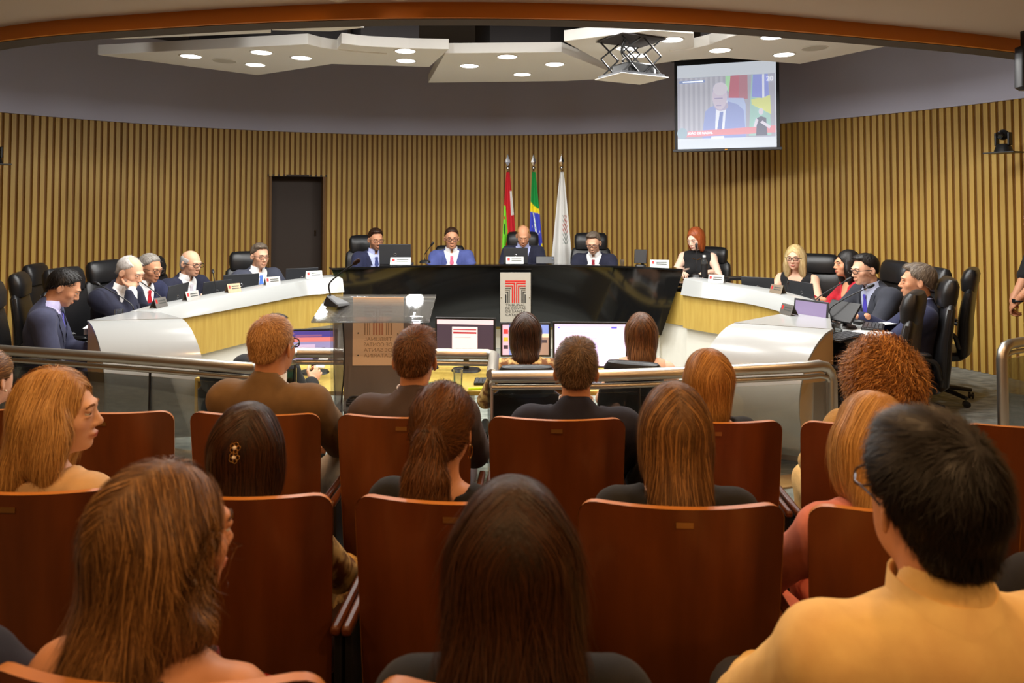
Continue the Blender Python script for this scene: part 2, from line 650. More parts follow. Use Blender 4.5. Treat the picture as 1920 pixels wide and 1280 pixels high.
DL = [((-2.847, 6.11), 'leftmost on the large left ceiling panel'), ((-2.167, 5.956), 'near the front edge of the large left ceiling panel'),
      ((-1.888, 6.178), 'rightmost on the large left ceiling panel'), ((-2.416, 6.491), 'lowest on the large left ceiling panel'),
      ((-0.922, 5.956), 'upper of two beside the centre panel'), ((-0.98, 6.367), 'lower of two beside the centre panel'),
      ((-0.405, 6.542), 'left one on the centre ceiling panel'), ((-0.043, 6.132), 'front one on the centre ceiling panel'),
      ((0.4, 6.466), 'right one on the centre ceiling panel'), ((0.103, 6.981), 'rear one on the centre ceiling panel'),
      ((0.975, 5.84), 'seen behind the left projector lift arms'), ((1.115, 6.132), 'seen behind the right projector lift arms'),
      ((1.287, 5.539), 'right of the projector hatch'), ((1.773, 5.872), 'leftmost on the right ceiling panel'),
      ((2.04, 5.395), 'top one on the right ceiling panel'), ((2.385, 6.043), 'lowest on the right ceiling panel'),
      ((2.689, 5.484), 'rightmost on the right ceiling panel'), ((-2.86, 5.177), 'half hidden by the orange band at left'),
      ((-1.506, 4.945), 'close under the orange band, left of centre')]
ZD = {4: 0.012, 5: 0.012, 10: 0.012, 11: 0.012, 12: 0.012, 18: 0.02}
for i, ((x, y), lab) in enumerate(DL):
    downlight((x, y, PZ - 0.001 + ZD.get(i, 0)), 'round white downlight, ' + lab, CHAMBER_W, COOL, 'chamber ceiling downlights', LENS)
for (x, y), lab in (((-2.635, 6.318), 'left'), ((2.542, 5.79), 'right')):
    t = thing('ceiling_speaker', 'faint round speaker grille flush in the large %s ceiling panel' % lab, 'speaker', (x, y, PZ), 0, 'ceiling speaker grilles')
    obj('grille', MB().lathe([(0.001, -0.004), (0.10, -0.004), (0.10, 0.0), (0.001, 0.0)], 28), mat('grille_grey', rgb(196, 192, 182), 0.8), t)
    obj('rim', MB().tube([(0.104 * math.cos(i * math.pi / 12), 0.104 * math.sin(i * math.pi / 12), -0.003) for i in range(24)], 0.004, 6, True), PANELW, t)
HID = ('far left', 'centre left', 'centre right', 'far right')  # unseen panels and lamps added to brighten walls, panel edges and faces
for i, (x, y) in enumerate(((-2.3, 4.45), (-0.75, 4.38), (0.75, 4.38), (2.3, 4.55))):
    t = thing('ceiling_panel', 'added unseen white ceiling panel above the orange band, %s' % HID[i], 'ceiling panel', (x, y, 3.5), 0, 'suspended white ceiling panels')
    obj('panel', MB().box((0, 0, 0.045), (1.2, 0.5, 0.09)), PANELW, t, bevel=0.004, smooth=False)
    obj('hanger_box', MB().box((0, 0, 0.195), (0.7, 0.3, 0.21)), DARKCEIL, t, smooth=False)
    for j, sx in enumerate((-0.35, 0.35)):
        downlight((x + sx, y, 3.499), 'round white downlight, %s one on the added unseen %s panel behind the orange band' % (('left', 'right')[j], HID[i]), CHAMBER_W * 1.6, COOL, 'chamber ceiling downlights', LENS)
# warm downlights in the audience ceiling (above the picture)
for y, rl in ((3.05, 'in front of the first seat row'), (1.75, 'over the second seat row'), (0.35, 'over the nearest seat row'), (-1.2, 'behind the photographer')):
    for x, cl in ((-2.6, 'leftmost'), (-0.9, 'left of centre'), (0.8, 'right of centre'), (2.5, 'rightmost')):
        downlight((x, y, AC - 0.002), 'warm round ceiling downlight %s, %s' % (rl, cl), AUDIENCE_W, WARM, 'audience ceiling downlights', WLENS, 0.06)

# sensors hanging from the audience ceiling
t = thing('ceiling_sensor', 'white dome sensor with small dark lens under the audience ceiling', 'sensor', (-0.88, 3.46, AC))
dome = [(0.001, -0.085), (0.03, -0.083), (0.06, -0.07), (0.083, -0.045), (0.09, -0.02), (0.086, 0.0)]
obj('dome', MB().lathe(dome, 28), mat('sensor_white', rgb(206, 190, 170), 0.5), t)
obj('lens_cover', MB().lathe([(0.001, -0.009), (0.012, -0.007), (0.014, 0)], 14, (0, -0.035, -0.080), Matrix.Rotation(R(25), 3, 'X')), BLACKPL, t)
t = thing('wireless_access_point', 'white bowl shaped access point on a dark bracket under the ceiling', 'access point', (-0.565, 3.42, AC))
obj('bracket', MB().lathe([(0.07, -0.035), (0.085, -0.02), (0.085, 0.0)], 24), mat('bracket_dark', rgb(64, 52, 44), 0.6), t)
obj('bowl', MB().lathe([(0.001, -0.085), (0.05, -0.082), (0.09, -0.068), (0.108, -0.045), (0.10, -0.035), (0.07, -0.033)], 30), mat('sensor_white', rgb(206, 190, 170), 0.5), t)
t = thing('wire_loop', 'thin wire loop hanging from the ceiling edge', 'wire', (-1.14, 3.62, AC))
obj('wire', MB().tube([(0.022 * math.cos(a), 0, 0.0 - 0.03 * math.sin(a)) for a in np.linspace(0, math.pi, 12)], 0.0018, 6), GOLD, t)

# loudspeaker at the right edge, cameras on the side walls
t = thing('column_loudspeaker', 'black column loudspeaker hanging below the orange band at right edge', 'speaker', (3.29, 4.42, 2.42))
obj('cabinet', MB().loft([((0, 0, 0), 0.03, 0.03, 0), ((0, 0, 0.02), 0.05, 0.05, 0), ((0, 0, 0.16), 0.045, 0.05, 0), ((0, 0, 0.28), 0.04, 0.05, 0)], 16, 4), BLACKPL, t)
obj('bracket', MB().box((0, 0, 0.335), (0.03, 0.03, 0.11)), BLACKPL, t)


def ptz(loc, rz, label):
    t = thing('dome_camera', label, 'camera', loc, rz, 'pan and tilt cameras on the slatted wall')
    obj('shelf', MB().box((0, 0, -0.006), (0.26, 0.2, 0.01)), BLACKPL, t)
    obj('base', MB().loft([((0, 0, 0), 0.075, 0.075, 0), ((0, 0, 0.05), 0.06, 0.06, 0), ((0, 0, 0.075), 0.045, 0.045, 0)], 20, 2.4), BLACKPL, t)
    obj('yoke', MB().box((-0.055, 0, 0.12), (0.02, 0.06, 0.12)).box((0.055, 0, 0.12), (0.02, 0.06, 0.12)), BLACKPL, t, bevel=0.006)
    h = obj('head', MB().ball((0, 0, 0.16), (0.048, 0.05, 0.05), 16), BLACKPL, t)
    obj('lens', MB().lathe([(0.03, 0), (0.034, 0.03), (0.024, 0.032)], 16, (0, -0.035, 0.158), Matrix.Rotation(R(100), 3, 'X')), mat('lens_black', (0.004, 0.004, 0.005), 0.08), h)
    return t


ptz((4.56, 6.42, 2.17), R(-62), 'black pan and tilt camera on the right slatted wall')
ptz((-5.42, 7.25, 2.11), R(50), 'black pan and tilt camera cut by the left picture edge')

# ------------------------------------------------------------------ projector lift
t = thing('projector_lift', 'scissor lift tray lowered from the ceiling hatch', 'projector lift', (0.955, 5.52, 2.692), R(28))
obj('tray', MB().box((0, 0, 0), (0.46, 0.36, 0.008)), PANELW, t, bevel=0.003)
obj('tray_frame', MB().box((0, -0.15, 0.018), (0.42, 0.014, 0.016)).box((0, 0.15, 0.018), (0.42, 0.014, 0.016)).box((-0.2, 0, 0.018), (0.014, 0.3, 0.016)).box((0.2, 0, 0.018), (0.014, 0.3, 0.016)), GREYPL, t)
obj('hatch_frame', MB().box((0, 0, 0.306), (0.44, 0.36, 0.006)), DARKCEIL, t)
for sy in (-0.14, 0.14):
    for sx in (-1, 1):
        x0, x1 = sx * 0.19, sx * 0.02
        obj('scissor_arm', MB().tube([(x0, sy, 0.02), (x1, sy, 0.17)], 0.007, 6), BLACKPL, t)
        obj('scissor_arm', MB().tube([(x1, sy + 0.01, 0.02), (x0, sy + 0.01, 0.17)], 0.007, 6), BLACKPL, t)
        obj('scissor_arm', MB().tube([(x0, sy, 0.17), (x1, sy, 0.30)], 0.007, 6), BLACKPL, t)
        obj('scissor_arm', MB().tube([(x1, sy + 0.01, 0.17), (x0, sy + 0.01, 0.30)], 0.007, 6), BLACKPL, t)
for q in (0.0, 0.03, -0.04):
    obj('cable', MB().tube(spline([(-0.05 + q, q, 0.32), (-0.09 + q, q, 0.22), (-0.02 + q, 0.02, 0.17), (0.02, q, 0.10)], 14), 0.005, 6), CORDM, t)
p = thing('projector', 'dark grey video projector standing on the lowered lift tray', 'projector', (0.97, 5.52, 2.704), R(28))
obj('body', MB().box((0, 0, 0.055), (0.26, 0.22, 0.09)), BLACKPL, p, bevel=0.012)
obj('lens', MB().lathe([(0.035, 0), (0.035, 0.04), (0.026, 0.042)], 18, (0.07, 0.11, 0.055), Matrix.Rotation(R(-90), 3, 'X')), BLACKPL, p)
obj('side_cover', MB().box((0.135, -0.05, 0.05), (0.03, 0.10, 0.07)), mat('cover_pale', rgb(190, 190, 196), 0.4), p, bevel=0.006)
obj('vent', MB().box((-0.02, -0.112, 0.05), (0.14, 0.006, 0.05)), BLACKPL, p)

# ------------------------------------------------------------------ projection screen
def flat(name, poly, y, m, parent):
    """flat polygon in the local xz plane facing -y."""
    me = bpy.data.meshes.new(name)
    a = sum(poly[i][0] * poly[(i + 1) % len(poly)][1] - poly[(i + 1) % len(poly)][0] * poly[i][1] for i in range(len(poly)))
    poly = poly if a > 0 else poly[::-1]
    me.from_pydata([(x, y, z) for x, z in poly], [], [tuple(range(len(poly)))])
    return link(name, me, m, parent)


def disc(cx, cz, rx, rz=None, n=24, a0=0, a1=2 * math.pi):
    rz = rz or rx
    return [(cx + rx * math.cos(a0 + (a1 - a0) * i / n), cz + rz * math.sin(a0 + (a1 - a0) * i / n)) for i in range(n + (1 if a1 - a0 < 6.2 else 0))]


def lit(name, r, g, b, e):
    if name.startswith('sc_') and name != 'sc_text':
        r, g, b = r * 0.72 + 54, g * 0.72 + 55, b * 0.72 + 59
    return mat(name, rgb(r, g, b), 0.8, emit=(rgb(r, g, b), e))


sx0, sy0, sx1, sy1 = 1.955, 8.16, 2.985, 7.80
SW = math.hypot(sx1 - sx0, sy1 - sy0)
t = thing('projection_screen', 'pull down projection screen showing a live picture of a speaker', 'screen', ((sx0 + sx1) / 2, (sy0 + sy1) / 2, 2.325), math.atan2(sy1 - sy0, sx1 - sx0))
W2 = SW / 2
SHT = 0.99
obj('border', MB().box((0, 0.006, SHT / 2 + 0.02), (SW + 0.07, 0.004, SHT + 0.1)), BLACKPL, t)
SE = 0.75  # fabric and picture glow themselves, standing in for projector light
obj('fabric', MB().box((0, 0.0, SHT / 2), (SW, 0.004, SHT)), lit('screen_white', 196, 204, 214, SE), t)
obj('bottom_bar', MB().box((0, 0, -0.012), (SW + 0.11, 0.03, 0.032)), GREYPL, t, bevel=0.006)
obj('top_case', MB().box((0, 0.03, SHT + 0.11), (SW + 0.14, 0.10, 0.10)), BLACKPL, t)
obj('hanger', MB().box((-0.4, 0.03, SHT + 0.32), (0.02, 0.02, 0.34)).box((0.4, 0.03, SHT + 0.32), (0.02, 0.02, 0.34)), BLACKPL, t)
obj('bar_badge', MB().box((0, -0.017, -0.012), (0.03, 0.003, 0.012)), GOLD, t)


def sc(u, v):
    """picture fractions (0..1 from the top left) to screen coordinates."""
    return ((u - 0.5) * SW, SHT * (1 - v))


def spoly(name, uv, layer, m):
    return flat(name, [sc(u, v) for u, v in uv], -0.003 - 0.0006 * layer, m, t)


def rect(u0, v0, u1, v1):
    return [(u0, v0), (u1, v0), (u1, v1), (u0, v1)]


spoly('picture_ground', rect(0, 0.15, 0.99, 0.875), 0, lit('sc_grey', 158, 160, 172, SE))
for i in range(9):
    u = 0.03 + i * 0.052
    spoly('picture_stripe', rect(u, 0.155, u + 0.026, 0.78), 1, lit('sc_stripe', 176, 178, 188, SE))
spoly('picture_wall', rect(0.63, 0.152, 0.72, 0.43), 1, lit('sc_red', 170, 110, 122, SE))
spoly('picture_flag', [(0.50, 0.152), (0.55, 0.152), (0.53, 0.34), (0.50, 0.30)], 2, lit('sc_green', 160, 220, 160, SE))
spoly('picture_flag', [(0.55, 0.152), (0.64, 0.152), (0.63, 0.42), (0.53, 0.42)], 2, lit('sc_red2', 182, 96, 110, SE))
spoly('picture_chair', [(0.50, 0.44), (0.52, 0.41), (0.68, 0.42), (0.70, 0.50), (0.70, 0.86), (0.5, 0.86)], 3, lit('sc_chair', 168, 186, 224, SE))
spoly('picture_suit', [(0.26, 0.82), (0.29, 0.56), (0.34, 0.51), (0.52, 0.45), (0.62, 0.49), (0.68, 0.56), (0.70, 0.875), (0.26, 0.875)], 4, lit('sc_suit', 140, 154, 204, SE))
spoly('picture_shirt', [(0.40, 0.50), (0.52, 0.44), (0.50, 0.56), (0.48, 0.82), (0.39, 0.82)], 5, lit('sc_shirt', 226, 232, 244, SE))
spoly('picture_tie', [(0.44, 0.57), (0.475, 0.57), (0.455, 0.82), (0.405, 0.82)], 6, lit('sc_tie', 120, 136, 190, SE))
spoly('picture_neck', disc(0.455, 0.50, 0.07, 0.06), 6, lit('sc_face2', 176, 168, 190, SE))
spoly('picture_face', disc(0.44, 0.39, 0.075, 0.155), 7, lit('sc_face', 198, 188, 206, SE))
spoly('picture_forehead', disc(0.445, 0.30, 0.072, 0.075), 8, lit('sc_face3', 210, 204, 218, SE))
spoly('picture_eyes', rect(0.385, 0.405, 0.47, 0.418), 9, lit('sc_face4', 150, 140, 170, SE))
spoly('picture_mouth', rect(0.405, 0.49, 0.455, 0.50), 9, lit('sc_face4', 150, 140, 170, SE))
spoly('picture_flag', [(0.76, 0.155), (0.92, 0.155), (0.95, 0.86), (0.73, 0.86)], 2, lit('sc_bgreen', 150, 190, 180, SE))
spoly('picture_flag', [(0.755, 0.44), (0.94, 0.40), (0.95, 0.62), (0.76, 0.50)], 3, lit('sc_yellow', 206, 214, 130, SE))
spoly('picture_flag', [(0.775, 0.155), (0.92, 0.155), (0.93, 0.40), (0.86, 0.43), (0.76, 0.41)], 4, lit('sc_blue', 130, 142, 218, SE))
spoly('picture_flag', [(0.865, 0.155), (0.885, 0.155), (0.885, 0.425), (0.865, 0.425)], 5, lit('sc_shirt', 226, 232, 244, SE))
spoly('caption_bar', [(0.09, 0.79), (0.99, 0.75), (0.99, 0.83), (0.09, 0.855)], 10, lit('sc_bar', 214, 140, 148, SE))
spoly('caption_disc', disc(0.05, 0.81, 0.055, 0.065), 11, lit('sc_disc', 150, 172, 184, SE))
spoly('picture_table', rect(0.35, 0.855, 0.48, 0.88), 11, lit('sc_shirt', 226, 232, 244, SE))
spoly('interpreter', disc(0.85, 0.585, 0.022, 0.04), 12, lit('sc_face3', 210, 204, 218, SE))
spoly('interpreter', [(0.81, 0.66), (0.85, 0.64), (0.90, 0.66), (0.91, 0.86), (0.80, 0.86)], 12, lit('sc_dark', 104, 106, 120, SE))
spoly('interpreter', [(0.775, 0.76), (0.80, 0.66), (0.825, 0.68), (0.80, 0.76)], 13, lit('sc_face3', 210, 204, 218, SE))
spoly('interpreter', [(0.84, 0.71), (0.865, 0.69), (0.945, 0.76), (0.93, 0.785)], 13, lit('sc_face3', 210, 204, 218, SE))
spoly('caption_tab', rect(0.02, 0.185, 0.29, 0.215), 9, lit('sc_tab', 120, 140, 186, SE))
SWH = lit('sc_text', 236, 240, 246, SE)
for body, u, v, s in (('JOÃO DE NADAL', 0.11, 0.825, 0.036), ('20', 0.905, 0.235, 0.075)):
    x, z = sc(u, v)
    text_mesh('caption_text', body, s, SWH, t, (x, -0.014, z), (R(90), 0, 0), 'LEFT', 0.001)
for i in range(2):
    spoly('caption_line', rect(0.06, 0.193 + i * 0.0, 0.27, 0.206), 10, SWH)

# ------------------------------------------------------------------ the curved bench desks
def bench(label, inner, block, bulge, outer, side, ret, cat='desk'):
    """inner: plan points of the well side edge from the presidency end to the front end.
    block: (inner corner, outer corner) of the white end block; bulge: plan direction of its roll."""
    t = thing('curved_desk', label, cat, (inner[0][0], inner[0][1], 0), 0, 'white curved bench desks')
    ox, oy = inner[0]
    pts = [(x - ox, y - oy) for x, y in spline(inner, 36)]
    nr = normals(pts, side)
    obj('wood_front', MB().sweep([(0.03, 0.47), (0.06, 0.47), (0.06, 0.80), (0.03, 0.80)], pts, nr), DESKWOOD, t, fix=True)
    obj('plinth', MB().sweep([(0.08, WZ), (0.12, WZ), (0.12, 0.47), (0.08, 0.47)], pts, nr), SKIRTW, t, fix=True)

    a_ = (ret[0] - ox, ret[1] - oy)
    b_ = (pts[0][0] + nr[0][0] * 0.13, pts[0][1] + nr[0][1] * 0.13)
    dx_, dy_ = b_[0] - a_[0], b_[1] - a_[1]
    l_ = math.hypot(dx_, dy_)
    n_ = [(-dy_ / l_ * side, dx_ / l_ * side)] * 2
    obj('wood_return', MB().sweep([(0, 0.47), (0.02, 0.47), (0.02, 0.80), (0, 0.80)], [a_, b_], n_), DESKWOOD, t, fix=True)
    obj('plinth_return', MB().sweep([(0.02, WZ), (0.05, WZ), (0.05, 0.47), (0.02, 0.47)], [a_, b_], n_), SKIRTW, t, fix=True)

    def sec(u):
        zt = 0.955 - 0.07 * u
        return [(0.0, 0.795), (0.05, zt - 0.006), (0.06, zt), (0.25, zt), (0.25, 0.795)]
    mb = MB()
    o = 0
    n = 5
    for i, (p, q) in enumerate(zip(pts, nr)):
        for a, h in sec(i / 35):
            mb.v.append((p[0] + q[0] * a, p[1] + q[1] * a, h))
    for i in range(35):
        for k in range(n):
            l = (k + 1) % n
            mb.f.append((i * n + k, i * n + l, (i + 1) * n + l, (i + 1) * n + k))
    mb.f.append(tuple(range(n)))
    mb.f.append(tuple(35 * n + k for k in range(n)))
    obj('parapet', mb, WHITE, t, fix=True)
    # work surface behind the parapet
    out = spline(outer, 36)
    mb = MB()
    for i in range(36):
        a = (pts[i][0] + nr[i][0] * 0.2, pts[i][1] + nr[i][1] * 0.2)
        b = (out[i][0] - ox, out[i][1] - oy)
        for x, y in (a, b):
            mb.v += [(x, y, 0.745), (x, y, 0.79)]
    for i in range(35):
        k = i * 4
        mb.f += [(k, k + 2, k + 6, k + 4), (k + 1, k + 5, k + 7, k + 3), (k, k + 4, k + 5, k + 1), (k + 2, k + 3, k + 7, k + 6)]
    mb.f += [(0, 1, 3, 2), (140, 142, 143, 141)]
    obj('worktop', mb, WHITE, t, fix=True)
    # rolled end block: profile (outward along the bulge direction, height)
    prof = [(-0.02, 0.88), (0.03, 0.876), (0.10, 0.862), (0.18, 0.83), (0.26, 0.785), (0.33, 0.73), (0.39, 0.66), (0.43, 0.58), (0.45, 0.50), (0.452, 0.42),
            (0.435, 0.34), (0.40, 0.26), (0.35, 0.19), (0.29, 0.13)]
    a, b = Vector((block[0][0] - ox, block[0][1] - oy)), Vector((block[1][0] - ox, block[1][1] - oy))
    bd = Vector(bulge).normalized()
    mb = MB()
    for th in (0.0, -0.012):
        for p in (a, b):
            for r, z in prof:
                mb.v.append((p.x + bd.x * (r + th), p.y + bd.y * (r + th), z + th))
    n = len(prof)
    for k in range(n - 1):
        mb.f += [(k, k + 1, n + k + 1, n + k), (2 * n + k, 3 * n + k, 3 * n + k + 1, 2 * n + k + 1),
                 (k, 2 * n + k, 2 * n + k + 1, k + 1), (n + k, n + k + 1, 3 * n + k + 1, 3 * n + k)]
    mb.f += [(0, n, 3 * n, 2 * n), (n - 1, 3 * n - 1, 4 * n - 1, 2 * n - 1)]
    obj('rolled_end', mb, WHITE, t, fix=True)
    # tan cheeks closing both sides of the roll
    for p, ins in ((b, 0.004), (a, 0.004)):
        other = a if p is b else b
        off = (other - p).normalized() * ins
        mb = MB()
        front = [(p.x + off.x + bd.x * (r - 0.006), p.y + off.y + bd.y * (r - 0.006), z - 0.004) for r, z in prof]
        back = [(p.x + off.x - bd.x * 0.02, p.y + off.y - bd.y * 0.02, z - 0.004) for r, z in prof]
        mb.v += front + back
        m = len(front)
        for k in range(m - 1):
            mb.f.append((k, k + 1, m + k + 1, m + k))
        mb.f = [f for f in mb.f]
        obj('cheek', mb, TANWOOD, t, smooth=False)
    # flat top joining the block to the parapet
    e = pts[-1]
    q = nr[-1]
    top = [(a.x, a.y), (b.x, b.y), (e[0] + q[0] * 0.25, e[1] + q[1] * 0.25), (e[0], e[1])]
    obj('end_top', MB().prism([(x, y) for x, y in top], 0.845, 0.882), WHITE, t, smooth=False)
    obj('end_carcass', MB().prism([(a.x + (b.x - a.x) * 0.06, a.y + (b.y - a.y) * 0.06), (a.x + (b.x - a.x) * 0.94, a.y + (b.y - a.y) * 0.94),
                                   (e[0] + q[0] * 0.2, e[1] + q[1] * 0.2), (e[0] + q[0] * 0.07, e[1] + q[1] * 0.07)], 0.0, 0.845), TANWOOD, t, smooth=False)
    return t


INL = [(-1.70, 7.06), (-1.90, 6.90), (-2.06, 6.72), (-2.275, 6.19), (-2.46, 5.74), (-2.58, 5.45), (-2.62, 5.2)]
OUTL = [(-2.05, 7.75), (-2.40, 7.45), (-2.70, 7.05), (-2.98, 6.45), (-3.12, 5.9), (-3.15, 5.5), (-3.10, 5.05)]
bench('white topped curved bench desk on the left with wood front', INL, ((-2.34, 4.943), (-2.951, 4.854)), (0.34, -0.35), OUTL, -1, (-1.60, 7.34))
INR = [(1.66, 6.86), (1.78, 6.68), (1.901, 6.535), (2.107, 6.258), (2.215, 5.884), (2.22, 5.6), (2.12, 5.25)]
OUTR = [(2.15, 7.55), (2.40, 7.30), (2.62, 6.95), (2.88, 6.45), (2.98, 5.9), (2.85, 5.40), (2.25, 4.60)]
bench('white topped curved bench desk on the right with wood front', INR, ((1.52, 4.768), (2.077, 4.528)), (-0.42, -0.36), OUTR, 1, (1.48, 7.26))

# ------------------------------------------------------------------ presidency desk
t = thing('presidency_desk', 'long glossy black presidency desk at the back', 'desk', (0, 7.4, 0))
top = spline([(-1.83, 7.05), (-1.0, 7.34), (0.0, 7.473), (1.0, 7.33), (1.72, 6.97)], 40)
bot = spline([(-1.62, 7.16), (-0.85, 7.44), (0.0, 7.56), (0.85, 7.42), (1.51, 7.06)], 40)
mb = MB()
n = 40
for dy in (0, 0.035):
    for i in range(n):
        mb.v.append((top[i][0], top[i][1] - 7.4 + dy, 1.03))
        mb.v.append((bot[i][0], bot[i][1] - 7.4 + dy, 0.36))
o2 = 2 * n
for i in range(n - 1):
    k = 2 * i
    mb.f += [(k, k + 1, k + 3, k + 2), (o2 + k, o2 + k + 2, o2 + k + 3, o2 + k + 1), (k, k + 2, o2 + k + 2, o2 + k), (k + 1, o2 + k + 1, o2 + k + 3, k + 3)]
mb.f += [(0, o2, o2 + 1, 1), (2 * n - 2, 2 * n - 1, o2 + 2 * n - 1, o2 + 2 * n - 2)]
obj('front_panel', mb, BLACKGLOSS, t, fix=True)
tt = [(x, y - 7.4) for x, y in top]
nr = normals(tt, 1)
obj('counter', MB().sweep([(-0.03, 1.022), (0.24, 1.012), (0.24, 1.03), (-0.03, 1.042)], tt, nr), BLACKGLOSS, t, fix=True)
obj('worktop', MB().sweep([(0.04, 0.86), (0.62, 0.86), (0.62, 0.89), (0.04, 0.89)], tt, nr), BLACKGLOSS, t, fix=True)
bb = [(x, y - 7.4 + 0.12) for x, y in bot]
obj('wood_skirt', MB().sweep([(0, 0.31), (0.03, 0.31), (0.03, 0.37), (0, 0.37)], bb, normals(bb)), DESKWOOD, t, fix=True)
obj('plinth', MB().sweep([(0.02, WZ), (0.06, WZ), (0.06, 0.32), (0.02, 0.32)], bb, normals(bb)), SKIRTW, t, fix=True)
# dais behind it
mb = MB().prism([(-2.6, 7.6), (-1.5, 7.45), (0, 7.65), (1.4, 7.4), (2.7, 7.4), (2.9, 8.9), (1.6, 9.6), (-2.2, 9.6), (-3.0, 8.8)], 0, 0.10)
tag(obj('floor_dais', mb, CARPET), 'low carpeted dais behind the black desk', None, None, 'structure')


# ------------------------------------------------------------------ emblem plate
def emblem(parent, w, y, red, dark, gx=0.0, gz=0.0, prefix='emblem'):
    """interlocked T mark made of bars; w is its full width, drawn in the local xz plane."""
    s = w / 408.0

    def X(px):
        return gx + (px - 491) * s

    def Z(pz):
        return gz - (pz - 275) * s

    def bar(x0, z0, x1, z1, m, nm):
        obj(nm, MB().box(((X(x0) + X(x1)) / 2, y, (Z(z0) + Z(z1)) / 2), (abs(x1 - x0) * s, 0.003, abs(z1 - z0) * s)), m, parent, smooth=False)
    bar(287, 275, 695, 298, red, 'red_bar')
    for m_ in (1, -1):
        def q(x):
            return x if m_ > 0 else 982 - x
        bar(q(287), 318, q(480), 341, red, 'red_bar')
        bar(q(458), 341, q(480), 722, red, 'red_bar')
        bar(q(287), 371, q(440), 396, red, 'red_bar')
        bar(q(418), 396, q(440), 722, red, 'red_bar')
        bar(q(287), 425, q(400), 436, dark, 'grey_bar')
        bar(q(287), 458, q(374), 470, dark, 'grey_bar')
        bar(q(362), 470, q(374), 722, dark, 'grey_bar')
        bar(q(287), 496, q(346), 512, dark, 'grey_bar')
        bar(q(330), 512, q(346), 722, dark, 'grey_bar')
        bar(q(287), 548, q(308), 722, dark, 'grey_bar')


LINES = ('TRIBUNAL', 'DE CONTAS', 'DE SANTA', 'CATARINA')
t = thing('emblem_plate', 'tall metal plate with red T emblem on the black desk front', 'sign', (0.037, 7.40, 0.435))
obj('plate', MB().box((0, 0, 0.262), (0.324, 0.008, 0.524)), PLATE, t, bevel=0.001)
emblem(t, 0.216, -0.0062, PRINTRED, PRINTBLACK, 0, 0.44)
for i, s in enumerate(LINES):
    ln = text_mesh('lettering', s, 0.034, PRINTGREY, t, (0, -0.0062, 0.170 - i * 0.034), (R(90), 0, 0), 'CENTER', 0, 1.0, 1.0)
    ln.scale = (0.21 / max(ln.dimensions.x, 0.01), 0.95, 1)
for sx in (-0.15, 0.15):
    obj('screw', MB().lathe([(0.008, 0), (0.006, 0.005)], 12, (sx, -0.004, 0.26), Matrix.Rotation(R(90), 3, 'X')), CHROME, t)


# ------------------------------------------------------------------ glass railing
RZ = 0.80


def railing(label, path, posts, post_end=None, glassy=True):
    t = thing('glass_railing', label, 'railing', (path[0][0], path[0][1], 0), 0, 'steel and glass railing')
    ox, oy = path[0][0], path[0][1]
    P = [(x - ox, y - oy, z) for x, y, z in path]
    obj('handrail', MB().tube(P, 0.031, 14), STEEL, t)
    P2 = [(x, y, z - 0.055) for x, y, z in P if z > RZ - 0.1]
    obj('lower_rail', MB().tube(P2, 0.015, 10), STEEL, t)
    plan = [(x, y) for x, y, z in P if z > RZ - 0.1]
    n = max(1, posts)
    L = len(plan) - 1
    for i in range(n):
        a = plan[int(round(i * L / n))]
        b = plan[int(round((i + 1) * L / n))]
        mid = plan[int(round(i * L / n)):int(round((i + 1) * L / n)) + 1]
        nr = normals(mid) if len(mid) > 2 else [(0, 1)] * len(mid)
        if len(mid) == 2:
            dx, dy = b[0] - a[0], b[1] - a[1]
            l = math.hypot(dx, dy)
            nr = [(-dy / l, dx / l)] * 2
        # leave a joint between neighbouring panes
        mid = [tuple(np.array(mid[0]) + (np.array(mid[1]) - np.array(mid[0])) * 0.02)] + mid[1:-1] + [tuple(np.array(mid[-1]) + (np.array(mid[-2]) - np.array(mid[-1])) * 0.02)]
        obj('glass_pane', MB().sweep([(-0.004, 0.06), (0.004, 0.06), (0.004, RZ - 0.09), (-0.004, RZ - 0.09)], mid, nr), RAILGLASS, t, fix=True)
        for q in ((a,) if i else (a,)) + ((b,) if i == n - 1 else ()):
            obj('joint_post', MB().tube([(q[0], q[1], 0), (q[0], q[1], RZ - 0.06)], 0.007, 8), BLACKPL if 0 < i else STEEL, t)
    return t


def curve3(pts, n, z=RZ):
    return [(x, y, z) for x, y in spline(pts, n)]


k8 = 0.978
railing('curved steel handrail with glass on the left of the aisle', curve3([(-5.2 * k8, 4.95 * k8), (-4.2 * k8, 4.62 * k8), (-3.202 * k8, 4.367 * k8), (-2.285 * k8, 4.129 * k8), (-1.455 * k8, 3.891 * k8)], 41)
        + [(-1.36, 4.02, RZ), (-1.30, 4.19, RZ)], 4)
railing('short steel handrail with glass behind the lectern', [(-1.30, 4.19, RZ), (-0.9, 4.18, RZ), (-0.5, 4.17, RZ), (-0.145, 4.15, RZ), (-0.105, 4.10, RZ), (-0.105, 3.66, RZ)], 1)
pr = curve3([(-0.105, 3.62), (0.40, 3.64), (0.81 * k8, 3.794 * k8 - 0.02), (1.64 * k8, 3.98 * k8 - 0.06)], 25)
pr += [(1.70, 3.865, RZ), (1.745, 3.885, RZ - 0.012), (1.775, 3.90, RZ - 0.045), (1.785, 3.905, RZ - 0.09), (1.785, 3.905, 0.0)]
railing('steel handrail with glass in front of the right desk end', pr, 2)
pr = [(3.10, 4.42, 0.0), (3.10, 4.42, RZ - 0.09), (3.108, 4.425, RZ - 0.045), (3.135, 4.435, RZ - 0.012), (3.18, 4.455, RZ), (3.5, 4.62, RZ), (4.0, 4.9, RZ), (4.6, 5.25, RZ)]
railing('steel handrail with glass at the right picture edge', pr, 1)

